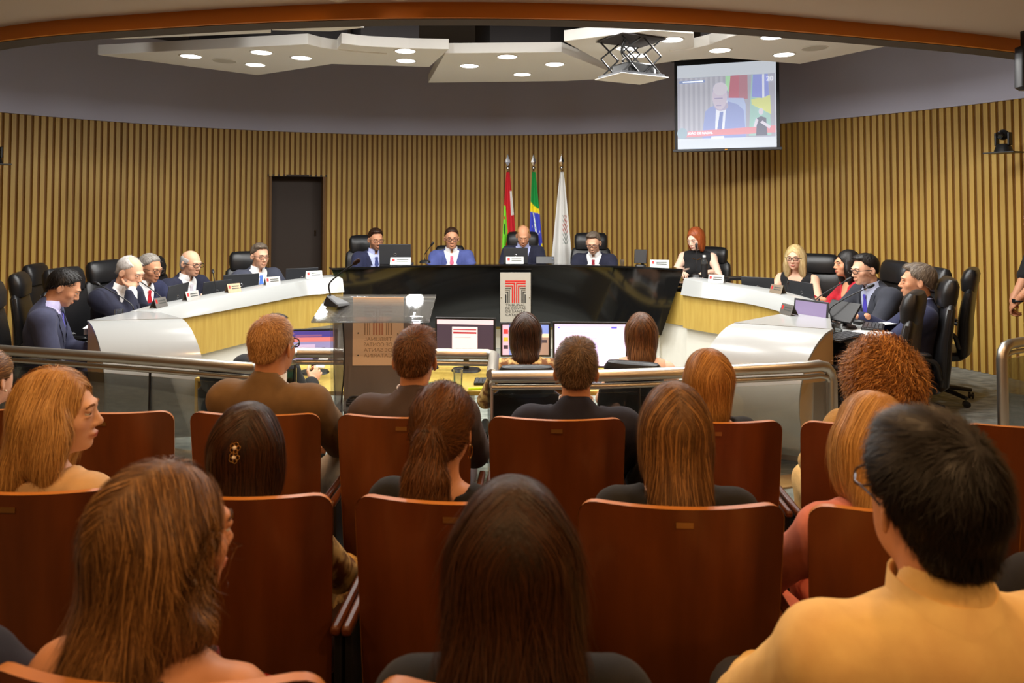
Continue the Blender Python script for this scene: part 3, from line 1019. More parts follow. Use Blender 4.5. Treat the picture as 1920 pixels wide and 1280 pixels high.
# ------------------------------------------------------------------ lectern
t = thing('acrylic_lectern', 'clear acrylic lectern with metal front in the railing recess', 'lectern', (-0.78, 3.98, 0))
z0, z1, y0, y1, hw = 1.045, 1.145, -0.15, 0.20, 0.325
M = Matrix.Rotation(math.atan2(z1 - z0, y1 - y0), 3, 'X')
obj('reading_top', MB().box((0, (y0 + y1) / 2, (z0 + z1) / 2), (2 * hw, 0.364, 0.012), 0, M), ACRYL, t, bevel=0.003)
obj('paper_stop', MB().box((0, y0 - 0.002, z0 + 0.016), (2 * hw - 0.03, 0.010, 0.034), 0, M), ACRYL, t, bevel=0.003)
for sx in (-1, 1):
    obj('side_leg', MB().add([(sx * 0.225 + d, y, z) for d in (-0.008, 0.008) for y, z in ((-0.10, 1.05), (-0.02, 0.02), (0.14, 0.02), (0.17, 1.12))],
                             [(0, 1, 2, 3), (7, 6, 5, 4), (0, 4, 5, 1), (1, 5, 6, 2), (2, 6, 7, 3), (3, 7, 4, 0)]), ACRYL, t, bevel=0.002)
    obj('bracket', MB().box((sx * 0.20, 0.03, 1.085), (0.012, 0.26, 0.018), 0, M), ACRYL, t)
obj('front_sheet', MB().box((0, 0.155, 0.56), (0.43, 0.006, 1.08)), STEELD, t)
obj('shelf', MB().box((0, 0.03, 0.545), (0.44, 0.22, 0.012)), ACRYL, t)
obj('base_plate', MB().box((0, 0.05, 0.01), (0.52, 0.40, 0.02)), ACRYL, t)
pl = obj('emblem_panel', MB().box((-0.012, 0.148, 0.94), (0.30, 0.004, 0.40)), mat('peach_panel', rgb(255, 226, 194), 0.35), t)
FADER = mat('faded_red', rgb(214, 150, 118), 0.4)
FADEG = mat('faded_grey', rgb(190, 156, 122), 0.4)
emblem(pl, 0.165, 0.1455, FADER, FADEG, -0.012, 1.10)
for i, s in enumerate(LINES):
    ln = text_mesh('mirrored_lettering', s, 0.032, FADEG, pl, (-0.012, 0.1450, 0.885 - i * 0.032), (R(90), 0, 0), 'CENTER')
    ln.scale = (-0.165 / max(ln.dimensions.x, 0.01), 0.95, 1)
for sx, sz in ((-0.13, 0.93), (0.105, 0.925), (-0.13, 0.80)):
    obj('screw', MB().lathe([(0.004, 0), (0.003, 0.004)], 10, (sx, 0.146, sz), Matrix.Rotation(R(90), 3, 'X')), BLACKPL, pl)
obj('mic_cord', MB().tube(spline([(-0.19, 0.0, 1.07), (-0.185, 0.03, 0.9), (-0.19, 0.05, 0.7), (-0.20, 0.04, 0.56), (-0.205, 0.03, 0.3), (-0.21, 0.03, 0.02)], 24), 0.004, 6), CORDM, t)
t = thing('cable_coil', 'black cable coiled on the lectern shelf', 'cable', (-0.87, 4.0, 0.551))
pts = []
for i in range(70):
    a = i / 69 * 2 * math.pi * 3.2
    rr = 0.062 + 0.006 * math.sin(a * 0.7)
    pts.append((rr * 1.1 * math.cos(a), rr * 0.75 * math.sin(a), 0.008 + 0.032 * i / 69 + 0.003 * math.sin(3 * a)))
obj('cord', MB().tube(pts, 0.0045, 6), CORDM, t)
obj('plug', MB().box((-0.05, -0.045, 0.010), (0.035, 0.016, 0.016), 0.3), BLACKPL, t, bevel=0.003)


# ------------------------------------------------------------------ small desk things
def gooseneck(label, loc, rz, h=0.34, reach=0.22, base=True, group='gooseneck microphones', big=False):
    t = thing('gooseneck_microphone', label, 'microphone', loc, rz, group)
    if big:
        obj('base', MB().add([(-0.06, -0.07, 0), (0.06, -0.07, 0), (0.045, 0.06, 0), (-0.045, 0.06, 0), (-0.05, -0.06, 0.018), (0.05, -0.06, 0.018), (0.022, 0.05, 0.06), (-0.022, 0.05, 0.06)],
                             [(3, 2, 1, 0), (4, 5, 6, 7), (0, 1, 5, 4), (1, 2, 6, 5), (2, 3, 7, 6), (3, 0, 4, 7)]), BLACKPL, t, bevel=0.006)
        st = (0, 0.04, 0.055)
    else:
        obj('base', MB().loft([((0, 0, 0), 0.05, 0.06, 0), ((0, 0, 0.02), 0.046, 0.055, 0), ((0, 0, 0.032), 0.03, 0.04, 0)], 16, 3), BLACKPL, t)
        st = (0, 0, 0.03)
    pts = spline([st, (st[0], st[1] + 0.01, st[2] + h * 0.35), (st[0], st[1] - reach * 0.35, st[2] + h * 0.65), (st[0], st[1] - reach, st[2] + h)], 16)
    obj('neck', MB().tube(pts, 0.0045, 6), BLACKPL, t)
    e = Vector(pts[-1])
    dr = (e - Vector(pts[-2])).normalized()
    obj('capsule', MB().tube([e, e + dr * 0.012, e + dr * 0.045, e + dr * 0.055], [0.007, 0.013, 0.013, 0.006], 10), mat('foam_dark', rgb(40, 22, 20), 0.95) if big else BLACKPL, t)
    return t


def nameplate(label, loc, rz, m=None, wdt=0.14):
    t = thing('nameplate', label, 'nameplate', loc, rz, 'nameplates on the desks')
    M1 = m or mat('plate_steel', rgb(150, 146, 140), 0.3, metal=0.8)
    obj('front', MB().add([(-wdt / 2, -0.03, 0), (wdt / 2, -0.03, 0), (wdt / 2, 0.0, 0.075), (-wdt / 2, 0.0, 0.075), (-wdt / 2, -0.027, 0), (wdt / 2, -0.027, 0), (wdt / 2, 0.002, 0.073), (-wdt / 2, 0.002, 0.073)],
                          [(0, 1, 2, 3), (7, 6, 5, 4), (0, 4, 5, 1), (1, 5, 6, 2), (2, 6, 7, 3), (3, 7, 4, 0)]), M1, t, smooth=False)
    obj('stand', MB().add([(-wdt / 2, 0.0, 0.074), (wdt / 2, 0.0, 0.074), (wdt / 2, 0.04, 0), (-wdt / 2, 0.04, 0)], [(0, 1, 2, 3)]), M1, t, smooth=False)
    obj('red_mark', MB().add([(-wdt * 0.42, -0.0245 + 0.008, 0.034), (-wdt * 0.28, -0.0245 + 0.008, 0.034), (-wdt * 0.28, -0.006, 0.062), (-wdt * 0.42, -0.006, 0.062)], [(0, 1, 2, 3)]), PRINTRED, t, smooth=False)
    for zz in (0.048, 0.03):
        yy = -0.03 + zz * 0.4 - 0.0015
        obj('text_line', MB().add([(-wdt * 0.18, yy, zz), (wdt * 0.38, yy, zz), (wdt * 0.38, yy + 0.003, zz + 0.008), (-wdt * 0.18, yy + 0.003, zz + 0.008)], [(0, 1, 2, 3)]), PRINTGREY, t, smooth=False)
    return t


SCRBACK = mat('laptop_lid', rgb(58, 60, 64), 0.4, metal=0.3)


def laptop(label, loc, rz, open_deg=100, screen=None, wdt=0.33):
    """local -y is the lid's outer side; the user sits at +y."""
    t = thing('laptop', label, 'laptop', loc, rz, 'laptops on the desks')
    d = wdt * 0.66
    obj('base', MB().box((0, d / 2, 0.009), (wdt, d, 0.018)), SCRBACK, t, bevel=0.004)
    obj('keyboard', MB().box((0, d / 2 - 0.02, 0.019), (wdt * 0.86, d * 0.5, 0.002)), BLACKPL, t)
    M = Matrix.Rotation(R(open_deg - 90), 3, 'X')
    c = Vector((0, 0, 0.015)) + M @ Vector((0, 0, wdt * 0.32))
    lid = obj('lid', MB().box(c, (wdt, 0.008, wdt * 0.64), 0, M), SCRBACK, t, bevel=0.003)
    c2 = c + M @ Vector((0, 0.0052, 0))
    obj('display', MB().box(c2, (wdt * 0.90, 0.001, wdt * 0.54), 0, M), screen or BLACKPL, lid)
    c3 = c + M @ Vector((0, -0.0045, 0))
    obj('badge', MB().tube([c3 + M @ Vector((0.014 * math.cos(a), 0, 0.014 * math.sin(a))) for a in np.linspace(0, 2 * math.pi, 17)[:-1]], 0.0022, 6, True), CHROME, lid)
    return t


def tumbler(label, loc, h=0.10, r=0.032, water=0.0):
    t = thing('drinking_glass', label, 'glass', loc, 0, 'drinking glasses')
    obj('glass', MB().lathe([(0.001, 0), (r * 0.85, 0), (r, h), (r - 0.003, h), (r * 0.85 - 0.003, 0.008), (0.001, 0.008)], 20), GLASS, t)
    if water:
        obj('water', MB().lathe([(0.001, 0.0085), (r * 0.82, 0.0085), (r * 0.86, water), (0.001, water)], 18), mat('water', (0.97, 0.99, 1), 0, trans=1, ior=1.33), t)
    return t


def paper(label, loc, rz, s=(0.21, 0.297), lines=6):
    t = thing('paper_sheet', label, 'paper', loc, rz, 'papers on the desks')
    obj('sheet', MB().box((0, 0, 0.001), (s[0], s[1], 0.002)), PAPER, t)
    for i in range(lines):
        obj('text_line', MB().box((0, s[1] * (0.36 - 0.12 * i), 0.0024), (s[0] * 0.7, 0.006, 0.0004)), PRINTGREY, t)
    return t


def keyboard(label, loc, rz, wdt=0.42):
    t = thing('keyboard', label, 'keyboard', loc, rz, 'keyboards')
    obj('case', MB().box((0, 0, 0.009), (wdt, 0.14, 0.018)), BLACKPL, t, bevel=0.004)
    for r_ in range(5):
        mb = MB()
        for c_ in range(16):
            mb.box((-wdt / 2 + 0.02 + c_ * (wdt - 0.04) / 15, -0.05 + r_ * 0.024, 0.0195), ((wdt - 0.04) / 15 * 0.82, 0.019, 0.006))
        tag(obj('key_row', mb, GREYPL, t, smooth=False), kind='stuff')
    return t


def mouse(label, loc, rz):
    t = thing('computer_mouse', label, 'mouse', loc, rz, 'computer mice')
    obj('shell', MB().ball((0, 0, 0.014), (0.031, 0.055, 0.022), 14), BLACKPL, t)
    obj('wheel', MB().lathe([(0.007, -0.003), (0.007, 0.003)], 10, (0, 0.03, 0.034), Matrix.Rotation(R(90), 3, 'Y')), GREYPL, t)
    return t


PT = 0.957
gooseneck('black gooseneck microphone with triangular base on the acrylic lectern', (-1.02, 4.03, 1.105), R(62), 0.19, 0.17, big=True, group='lectern microphone')

# left desk
def on_l(i, off, zoff=0.0):
    pts = spline(INL, 36)
    nr = normals(pts, -1)
    return (pts[i][0] + nr[i][0] * off, pts[i][1] + nr[i][1] * off, (0.955 - 0.07 * i / 35) + zoff)


def on_r(i, off, zoff=0.0):
    pts = spline(INR, 36)
    nr = normals(pts, 1)
    return (pts[i][0] + nr[i][0] * off, pts[i][1] + nr[i][1] * off, (0.955 - 0.07 * i / 35) + zoff)


BRIGHT = mat('plate_bright', rgb(214, 222, 214), 0.3)
nameplate('bright white nameplate on the left desk nearest the black desk', on_l(6, 0.13), R(30), BRIGHT, 0.16)
nameplate('dark steel nameplate with red mark before the empty laptop', on_l(14, 0.13), R(40))
nameplate('small steel nameplate before the bald man', on_l(19, 0.13), R(52), mat('plate_bronze', rgb(150, 126, 100), 0.35, metal=0.6), 0.12)
nameplate('steel nameplate before the man with red tie', on_l(25, 0.13), R(62), None, 0.12)
nameplate('dark nameplate near the left end of the white desk', on_l(31, 0.13), R(75), None, 0.12)
WT0 = 0.791
laptop('dark laptop with lid open before the man with blue tie, left of doorway', (-2.22, 7.34, 0.792), R(28), 100)
laptop('dark laptop open on the left desk beside an empty place', (-2.62, 6.72, 0.792), R(35), 100)
laptop('grey laptop with round badge before the bald man', (-2.68, 6.30, 0.792), R(62), 98, wdt=0.30)
laptop('grey laptop seen from the side before the man with red tie', (-2.83, 5.86, 0.792), R(88), 98)
gooseneck('thin gooseneck microphone before the bald man', (-2.60, 6.12, 0.792), R(-150), 0.24, 0.22)
gooseneck('thin gooseneck microphone beside the white haired man', (-2.80, 5.60, 0.792), R(-110), 0.24, 0.26)
gooseneck('thin gooseneck microphone before the man in navy suit, far left', (-2.92, 5.35, 0.792), R(-100), 0.24, 0.28)
tumbler('drinking glass on the left desk before the white haired man', (-2.95, 5.23, 0.80), water=0.05)
paper('white papers on the desk at the far left', (-3.02, 5.16, 0.80), R(20))
keyboard('black keyboard on the left desk end', (-2.80, 5.28, 0.80), R(100))

# presidency desk
ZP = 1.042
laptop('dark laptop lid beside the bearded man on the black desk', (-1.26, 7.50, ZP - 0.02), R(0), 96, wdt=0.34)
nameplate('white nameplate with red mark against the laptop on black desk', (-1.19, 7.44, ZP), 0, BRIGHT, 0.22)
gooseneck('gooseneck microphone between the bearded man and the man with pink tie', (-0.95, 7.60, ZP), R(70), 0.16, 0.07)
laptop('dark laptop before the presiding man with nameplate in front', (0.04, 7.62, ZP - 0.02), R(0), 96, wdt=0.27)
nameplate('pale grey nameplate before the presiding man', (0.03, 7.53, ZP), 0, mat('plate_pale', rgb(178, 182, 178), 0.4), 0.19)
t = thing('tablet', 'dark tablet lying tilted on the black desk', 'tablet', (0.36, 7.55, ZP), 0)
obj('body', MB().box((0, 0, 0.035), (0.20, 0.012, 0.09), 0, Matrix.Rotation(R(-35), 3, 'X')), BLACKPL, t, bevel=0.004)
obj('camera_dot', MB().box((0.08, -0.018, 0.06), (0.012, 0.003, 0.008)), mat('dot_blue', rgb(90, 120, 180), 0.3), t)
tumbler('short glass on the black desk before the man with red tie', (1.18, 7.45, ZP - 0.01), 0.06, 0.022)
t = thing('desk_phone_screen', 'dark swivel touch screen on the right part of the black desk', 'monitor', (1.36, 7.36, ZP - 0.01), R(-20))
obj('foot', MB().loft([((0, 0, 0), 0.06, 0.05, 0), ((0, 0, 0.015), 0.05, 0.04, 0)], 16, 3), BLACKPL, t)
obj('stem', MB().box((0.02, 0.01, 0.05), (0.03, 0.02, 0.09)), BLACKPL, t)
obj('panel', MB().box((0, 0, 0.10), (0.13, 0.014, 0.15), 0, Matrix.Rotation(R(-14), 3, 'X')), BLACKPL, t, bevel=0.004)
nameplate('white nameplate at the right end of the black desk', (1.52, 7.16, ZP - 0.005), R(-14), BRIGHT, 0.19)

# right desk
gooseneck('upright gooseneck microphone before the red haired woman', (1.86, 7.02, 0.95), R(160), 0.26, 0.02)
t = thing('water_bottle', 'black sleeved bottle with clear neck before the red haired woman', 'bottle', (1.93, 6.98, 0.955))
obj('sleeve', MB().lathe([(0.001, 0), (0.032, 0), (0.033, 0.13), (0.001, 0.13)], 18), BLACKPL, t)
obj('neck', MB().lathe([(0.033, 0.13), (0.030, 0.16), (0.014, 0.185), (0.014, 0.205), (0.001, 0.205)], 18), GLASS, t)
obj('cap', MB().lathe([(0.016, 0.20), (0.016, 0.22), (0.001, 0.22)], 14), mat('cap_pale', rgb(200, 205, 205), 0.3), t)
t = thing('closed_case', 'flat black case lying on the white desk', 'case', (2.24, 6.98, 0.93), R(8))
obj('case', MB().box((0, 0, 0.015), (0.20, 0.14, 0.03)), BLACKPL, t, bevel=0.006)
obj('clasp', MB().box((-0.09, -0.06, 0.02), (0.02, 0.012, 0.015)), GOLD, t)
nameplate('steel nameplate with red mark before the blonde woman laptop', on_r(10, 0.13), R(-35), None, 0.15)
laptop('dark laptop with round badge left of the blonde woman', (2.34, 6.62, 0.792), R(-30), 100, wdt=0.30)
nameplate('steel nameplate before the blonde woman with glasses', on_r(21, 0.13), R(-62), mat('plate_bronze2', rgb(130, 116, 98), 0.35, metal=0.6), 0.13)
laptop('grey laptop in front of the blonde woman', (2.60, 6.22, 0.792), R(-72), 98, wdt=0.30)
gooseneck('gooseneck microphone before the blonde woman', (2.45, 6.25, 0.792), R(150), 0.14, 0.16)
tumbler('drinking glass before the woman in red', (2.55, 5.85, 0.80), 0.10, 0.034, 0.05)
gooseneck('gooseneck microphone before the woman in red', (2.42, 5.55, 0.792), R(75), 0.26, 0.22)
gooseneck('gooseneck microphone before the man with dark suit and blue tie', (2.36, 5.15, 0.792), R(70), 0.26, 0.24)
nameplate('dark nameplate on the right desk end', (2.02, 5.10, 0.884), R(-75), None, 0.13)
LSCR = mat('laptop_purple', rgb(120, 108, 140), 0.4, emit=(rgb(128, 116, 150), 0.5))
laptop('open laptop with grey violet screen on the right desk end', (2.16, 5.06, 0.80), R(122), 98, LSCR, 0.28)
t = thing('tilted_monitor', 'dark tilted monitor on a round foot at the right desk', 'monitor', (2.42, 5.12, 0.792), R(-70))
obj('foot', MB().loft([((0, 0, 0), 0.11, 0.08, 0), ((0, 0, 0.016), 0.10, 0.07, 0)], 20, 2.4), BLACKPL, t)
obj('stem', MB().box((0, 0.02, 0.06), (0.04, 0.02, 0.12)), BLACKPL, t)
obj('panel', MB().box((0, 0, 0.11), (0.27, 0.018, 0.17), 0, Matrix.Rotation(R(-38), 3, 'X')), BLACKPL, t, bevel=0.005)
tumbler('low glass beside the violet screen laptop', (2.27, 4.86, 0.792), 0.07, 0.034, 0.02)
tumbler('stemmed looking water glass before the man with blue tie', (2.56, 5.35, 0.792), 0.12, 0.034, 0.07)
keyboard('small black keyboard near the rounded right desk edge', (2.62, 5.06, 0.792), R(60), 0.28)
keyboard('black keyboard half hidden by the right desk end block', (2.22, 4.68, 0.792), R(40), 0.36)
mouse('black mouse beside the small keyboard on the right desk', (2.60, 5.22, 0.792), R(40))
paper('printed paper sheet on the right desk end', (2.48, 4.86, 0.792), R(-50))
paper('paper sheet under the hand of the profile man', (2.72, 5.28, 0.792), R(-70))
paper('paper sheet before the man with dark suit and blue tie', (2.72, 5.55, 0.792), R(-70))

# ------------------------------------------------------------------ flags
def flag(label, x, y, fn, width, fold, sway):
    t = thing('flag_on_pole', label, 'flag', (x, y, 0.10), 0, 'flags behind the presidency desk')
    obj('stand', MB().lathe([(0.16, 0), (0.16, 0.02), (0.05, 0.05), (0.03, 0.10), (0.001, 0.10)], 20), CHROME, t)
    obj('pole', MB().tube([(0, 0, 0.05), (0, 0, 2.02)], 0.012, 10), CHROME, t)
    obj('ball', MB().ball((0, 0, 2.05), 0.026, 14), CHROME, t)
    obj('finial', MB().add([(0, 0, 2.07), (0.034, 0, 2.13), (0, 0, 2.235), (-0.034, 0, 2.13), (0, -0.012, 2.13), (0, 0.012, 2.13)],
                           [(0, 1, 4), (1, 2, 4), (2, 3, 4), (3, 0, 4), (1, 0, 5), (2, 1, 5), (3, 2, 5), (0, 3, 5)]), CHROME, t, smooth=False)
    nu, nv = 90, 110
    u = np.linspace(0, 1, nu)[:, None] * np.ones((1, nv))
    v = np.linspace(0, 1, nv)[None, :] * np.ones((nu, 1))
    # the cloth hangs from its upper hoist corner, pleated, widening downwards
    spread = 0.022 + (width - 0.022) * v ** 0.9
    xx = (u - 0.45) * 2 * spread + sway * v
    yy = -0.02 - 0.03 * np.sin(u * fold * 2 * math.pi + 0.8) * (0.25 + 0.75 * v) - 0.04 * v
    zz = 2.0 - v * (1.45 + 0.10 * np.sin(u * 2.2))
    V = np.stack([xx, yy, zz], -1).reshape(-1, 3)
    idx = np.arange(nu * nv).reshape(nu, nv)
    F = np.stack([idx[:-1, :-1], idx[1:, :-1], idx[1:, 1:], idx[:-1, 1:]], -1).reshape(-1, 4)
    col = fn(u.ravel(), v.ravel())
    npmesh('cloth', V, F, mat('flag_cloth', rough=0.85, attr=True), t, col)
    return t


def paint(n, base):
    return np.tile(np.array(rgb(*base)), (n, 1))


def f_red(u, v):
    c = paint(len(u), (196, 30, 40))
    c[(u > 0.72) & (v > 0.16) & (v < 0.36)] = rgb(230, 230, 226)
    c[(v > 0.72) & (u < 0.30)] = rgb(228, 230, 226)
    g = (u < 0.36 - 0.22 * np.abs((v - 0.50) / 0.22) + 0.02) & (v > 0.30) & (v < 0.95)
    g |= (u < 0.20) & (v > 0.40) & (v < 0.92)
    c[g] = rgb(120, 220, 50)
    c[((u - 0.12) / 0.07) ** 2 + ((v - 0.50) / 0.05) ** 2 < 1] = rgb(30, 96, 40)
    c[((u - 0.10) / 0.06) ** 2 + ((v - 0.405) / 0.016) ** 2 < 1] = rgb(190, 40, 40)
    return c


def f_bra(u, v):
    c = paint(len(u), (18, 140, 60))
    c[(v > 0.265 + 0.05 * u) & (v < 0.95)] = rgb(240, 216, 30)
    b = (v > 0.345 + 0.03 * (u - 0.5) ** 2) & (v < 0.62 + 0.16 * (1 - u) ** 1.0 + 0.0)
    b &= ~((u > 0.9) & (v > 0.60))
    c[b] = rgb(60, 70, 190)
    band = np.abs(u - (0.28 + 0.95 * (v - 0.345) ** 0.8 * 1.5 if False else 0.20 + 0.55 * np.sqrt(np.clip((v - 0.335) / 0.40, 0, 1)))) < 0.07
    c[b & band] = rgb(222, 232, 226)
    c[b & band & (np.sin(v * 150) > 0.55) & (np.abs(u - (0.20 + 0.55 * np.sqrt(np.clip((v - 0.335) / 0.40, 0, 1)))) < 0.03)] = rgb(60, 140, 90)
    for su, sv in ((0.22, 0.47), (0.30, 0.53), (0.26, 0.56), (0.33, 0.545), (0.72, 0.52), (0.86, 0.50), (0.20, 0.60)):
        c[((u - su) / 0.022) ** 2 + ((v - sv) / 0.008) ** 2 < 1] = rgb(230, 232, 240)
    return c


def f_white(u, v):
    c = paint(len(u), (226, 226, 222))
    q = v - 0.12 * np.abs(u - 0.72)
    m = (u > 0.55) & (u < 0.88) & (v > 0.36) & (v < 0.60)
    st = np.sin((v + 0.28 * np.abs(u - 0.73)) * 2 * math.pi / 0.040) > 0.25
    c[m & st] = rgb(176, 52, 40)
    c[m & st & (v > 0.51)] = rgb(120, 130, 124)
    c[m & st & (u < 0.62) & (v < 0.42)] = rgb(120, 130, 124)
    return c


flag('red white and green state flag, leftmost of three', -0.055, 9.0, f_red, 0.13, 1.6, 0.02)
flag('green yellow and blue national flag, middle of three', 0.28, 9.0, f_bra, 0.12, 1.3, 0.03)
flag('white flag with striped T emblem, rightmost of three', 0.645, 9.0, f_white, 0.165, 1.8, -0.02)

# ------------------------------------------------------------------ figures: smooth implicit bodies turned into meshes
def smin(a, b, k):
    if k <= 0:
        return np.minimum(a, b)
    h = np.clip(0.5 + 0.5 * (b - a) / k, 0, 1)
    return b + (a - b) * h - k * h * (1 - h)


def smax(a, b, k):
    return -smin(-a, -b, k)


class Field:
    def __init__(s):
        s.ops = []

    def ell(s, c, r, Rm=None, k=0.02, op='u'):
        c = np.asarray(c, float)
        r = np.asarray(r, float)
        M = np.eye(3) if Rm is None else np.asarray(Rm)

        def fn(P):
            q = (P - c) @ M
            a = np.sqrt(((q / r) ** 2).sum(-1)) + 1e-9
            b = np.sqrt(((q / r ** 2) ** 2).sum(-1)) + 1e-9
            return a * (a - 1) / b
        e = np.abs(M) @ r + 0.02 + k
        s.ops.append((fn, c - e, c + e, k, op))

    def cap(s, a, b, ra, rb, k=0.02, op='u', sq=None):
        a, b = np.asarray(a, float), np.asarray(b, float)
        ab = b - a
        L = (ab ** 2).sum() + 1e-12

        def fn(P):
            t = np.clip(((P - a) @ ab) / L, 0, 1)
            return np.linalg.norm(P - a - t[..., None] * ab, axis=-1) - (ra + (rb - ra) * t)
        e = max(ra, rb) + 0.02 + k
        s.ops.append((fn, np.minimum(a, b) - e, np.maximum(a, b) + e, k, op))

    def half(s, p, n, k=0.01):
        """keep the side the normal points to."""
        p, n = np.asarray(p, float), np.asarray(n, float)
        n = n / np.linalg.norm(n)
        s.ops.append((lambda P: -((P - p) @ n), None, None, k, 'i'))

    def cut(s, fn, k=0.004, lo=None, hi=None):
        s.ops.append((fn, lo, hi, k, 's'))

    def __call__(s, P):
        D = np.full(P.shape[:-1], 1.0)
        for fn, lo, hi, k, op in s.ops:
            d = fn(P)
            D = smin(D, d, k) if op == 'u' else smax(D, d, k) if op == 'i' else smax(D, -d, k)
        return D

    def bounds(s):
        lo = np.min([o[1] for o in s.ops if o[4] == 'u'], 0)
        hi = np.max([o[2] for o in s.ops if o[4] == 'u'], 0)
        return lo - 0.01, hi + 0.01

    def grid(s, xs, ys, zs):
        D = np.full((len(xs), len(ys), len(zs)), 1.0, np.float32)
        for fn, lo, hi, k, op in s.ops:
            if lo is None:
                sl = [slice(None)] * 3
            else:
                sl = []
                for ax, l, h in zip((xs, ys, zs), lo, hi):
                    i, j = np.searchsorted(ax, l), np.searchsorted(ax, h)
                    sl.append(slice(max(i - 1, 0), min(j + 1, len(ax))))
            X, Y, Z = np.meshgrid(xs[sl[0]], ys[sl[1]], zs[sl[2]], indexing='ij')
            if X.size == 0:
                continue
            d = fn(np.stack([X, Y, Z], -1)).astype(np.float32)
            v = D[tuple(sl)]
            D[tuple(sl)] = smin(v, d, k) if op == 'u' else smax(v, d, k) if op == 'i' else smax(v, -d, k)
        return D


def axis(lo, hi, flo, fhi, fine, coarse):
    flo, fhi = max(lo, flo), min(hi, fhi)
    if fhi <= flo:
        return np.arange(lo, hi + coarse, coarse)
    a = np.linspace(lo, flo, max(2, int((flo - lo) / coarse) + 1)) if flo > lo + 1e-6 else np.array([lo])
    b = np.linspace(flo, fhi, max(2, int((fhi - flo) / fine) + 1))
    c = np.linspace(fhi, hi, max(2, int((hi - fhi) / coarse) + 1)) if hi > fhi + 1e-6 else np.array([hi])
    return np.unique(np.concatenate([a, b, c]).round(6))


def snets(D, xs, ys, zs):
    s = D < 0
    nx, ny, nz = D.shape
    cnt = np.zeros((nx - 1, ny - 1, nz - 1), np.int8)
    offs = [(i, j, k) for i in (0, 1) for j in (0, 1) for k in (0, 1)]
    for i, j, k in offs:
        cnt += s[i:nx - 1 + i, j:ny - 1 + j, k:nz - 1 + k]
    ix, iy, iz = np.nonzero((cnt > 0) & (cnt < 8))
    if len(ix) == 0:
        return np.zeros((0, 3)), np.zeros((0, 4), int)
    A = [xs, ys, zs]
    acc = np.zeros((len(ix), 3))
    num = np.zeros(len(ix))
    for a in offs:
        for ax in range(3):
            if a[ax]:
                continue
            b = list(a)
            b[ax] = 1
            da = D[ix + a[0], iy + a[1], iz + a[2]]
            db = D[ix + b[0], iy + b[1], iz + b[2]]
            m = (da < 0) != (db < 0)
            t = np.where(m, da / np.where(m, da - db, 1), 0)
            pa = np.stack([xs[ix + a[0]], ys[iy + a[1]], zs[iz + a[2]]], -1)
            pb = np.stack([xs[ix + b[0]], ys[iy + b[1]], zs[iz + b[2]]], -1)
            acc += np.where(m[:, None], pa + (pb - pa) * t[:, None], 0)
            num += m
    V = acc / num[:, None]
    vid = np.full(cnt.shape, -1, np.int64)
    vid[ix, iy, iz] = np.arange(len(ix))
    Q = []
    # x edges
    m = s[:-1, 1:-1, 1:-1] != s[1:, 1:-1, 1:-1]
    i, j, k = np.nonzero(m)
    j += 1
    k += 1
    q = np.stack([vid[i, j - 1, k - 1], vid[i, j, k - 1], vid[i, j, k], vid[i, j - 1, k]], -1)
    q[~s[i, j, k]] = q[~s[i, j, k]][:, ::-1]
    Q.append(q)
    m = s[1:-1, :-1, 1:-1] != s[1:-1, 1:, 1:-1]
    i, j, k = np.nonzero(m)
    i += 1
    k += 1
    q = np.stack([vid[i - 1, j, k - 1], vid[i - 1, j, k], vid[i, j, k], vid[i, j, k - 1]], -1)
    q[~s[i, j, k]] = q[~s[i, j, k]][:, ::-1]
    Q.append(q)
    m = s[1:-1, 1:-1, :-1] != s[1:-1, 1:-1, 1:]
    i, j, k = np.nonzero(m)
    i += 1
    j += 1
    q = np.stack([vid[i - 1, j - 1, k], vid[i, j - 1, k], vid[i, j, k], vid[i - 1, j, k]], -1)
    q[~s[i, j, k]] = q[~s[i, j, k]][:, ::-1]
    Q.append(q)
    F = np.concatenate(Q)
    F = F[(F >= 0).all(1)]
    return V, F


def fmesh(field, fine_lo=None, fine_hi=None, fine=0.012, coarse=0.014):
    lo, hi = field.bounds()
    if fine_lo is None:
        ax = [np.arange(l, h + coarse, coarse) for l, h in zip(lo, hi)]
    else:
        ax = [axis(l, h, a, b, fine, coarse) for l, h, a, b in zip(lo, hi, fine_lo, fine_hi)]
    return snets(field.grid(*ax), *ax)


def fgrad(f, P, e=0.004):
    d0 = f(P)
    g = np.stack([f(P + np.array(v)) - d0 for v in ((e, 0, 0), (0, e, 0), (0, 0, e))], -1)
    return d0, g / (np.linalg.norm(g, axis=-1, keepdims=True) + 1e-9)


def wob(P, f, seed=0):
    r = np.random.default_rng(seed)
    o = np.zeros(P.shape[0])
    for i in range(5):
        k = r.normal(size=3) * f * (1 + 0.5 * i)
        o += np.sin(P @ k + r.uniform(0, 6.3)) / (1 + 0.6 * i)
    return o / 2.5


def rot(ax, deg):
    return np.array(Matrix.Rotation(R(deg), 3, ax))


def ik(a, b, l1, l2, pole):
    a, b, pole = (np.asarray(v, float) for v in (a, b, pole))
    d = b - a
    L = np.linalg.norm(d)
    if L > (l1 + l2) * 0.995:
        b = a + d / L * (l1 + l2) * 0.995
        d = b - a
        L = np.linalg.norm(d)
    x = (l1 * l1 - l2 * l2 + L * L) / (2 * L)
    h = math.sqrt(max(l1 * l1 - x * x, 1e-6))
    u = d / L
    p = pole - u * (pole @ u)
    p = p / (np.linalg.norm(p) + 1e-9)
    return a + u * x + p * h, b


SKINM = mat('skin', rough=0.5, attr=True, spec=0.35)
CLOTH = {}


def cloth(name, c, rough=0.85, second=None, bump=0.25, scale=500):
    return mat('cloth_' + name, rgb(*c), rough, bump=((scale,) * 3, bump), sheen=0.05, var=((14, 14, 14), rgb(*(second or tuple(min(255, int(x * 1.12 + 3)) for x in c))), 0.3))


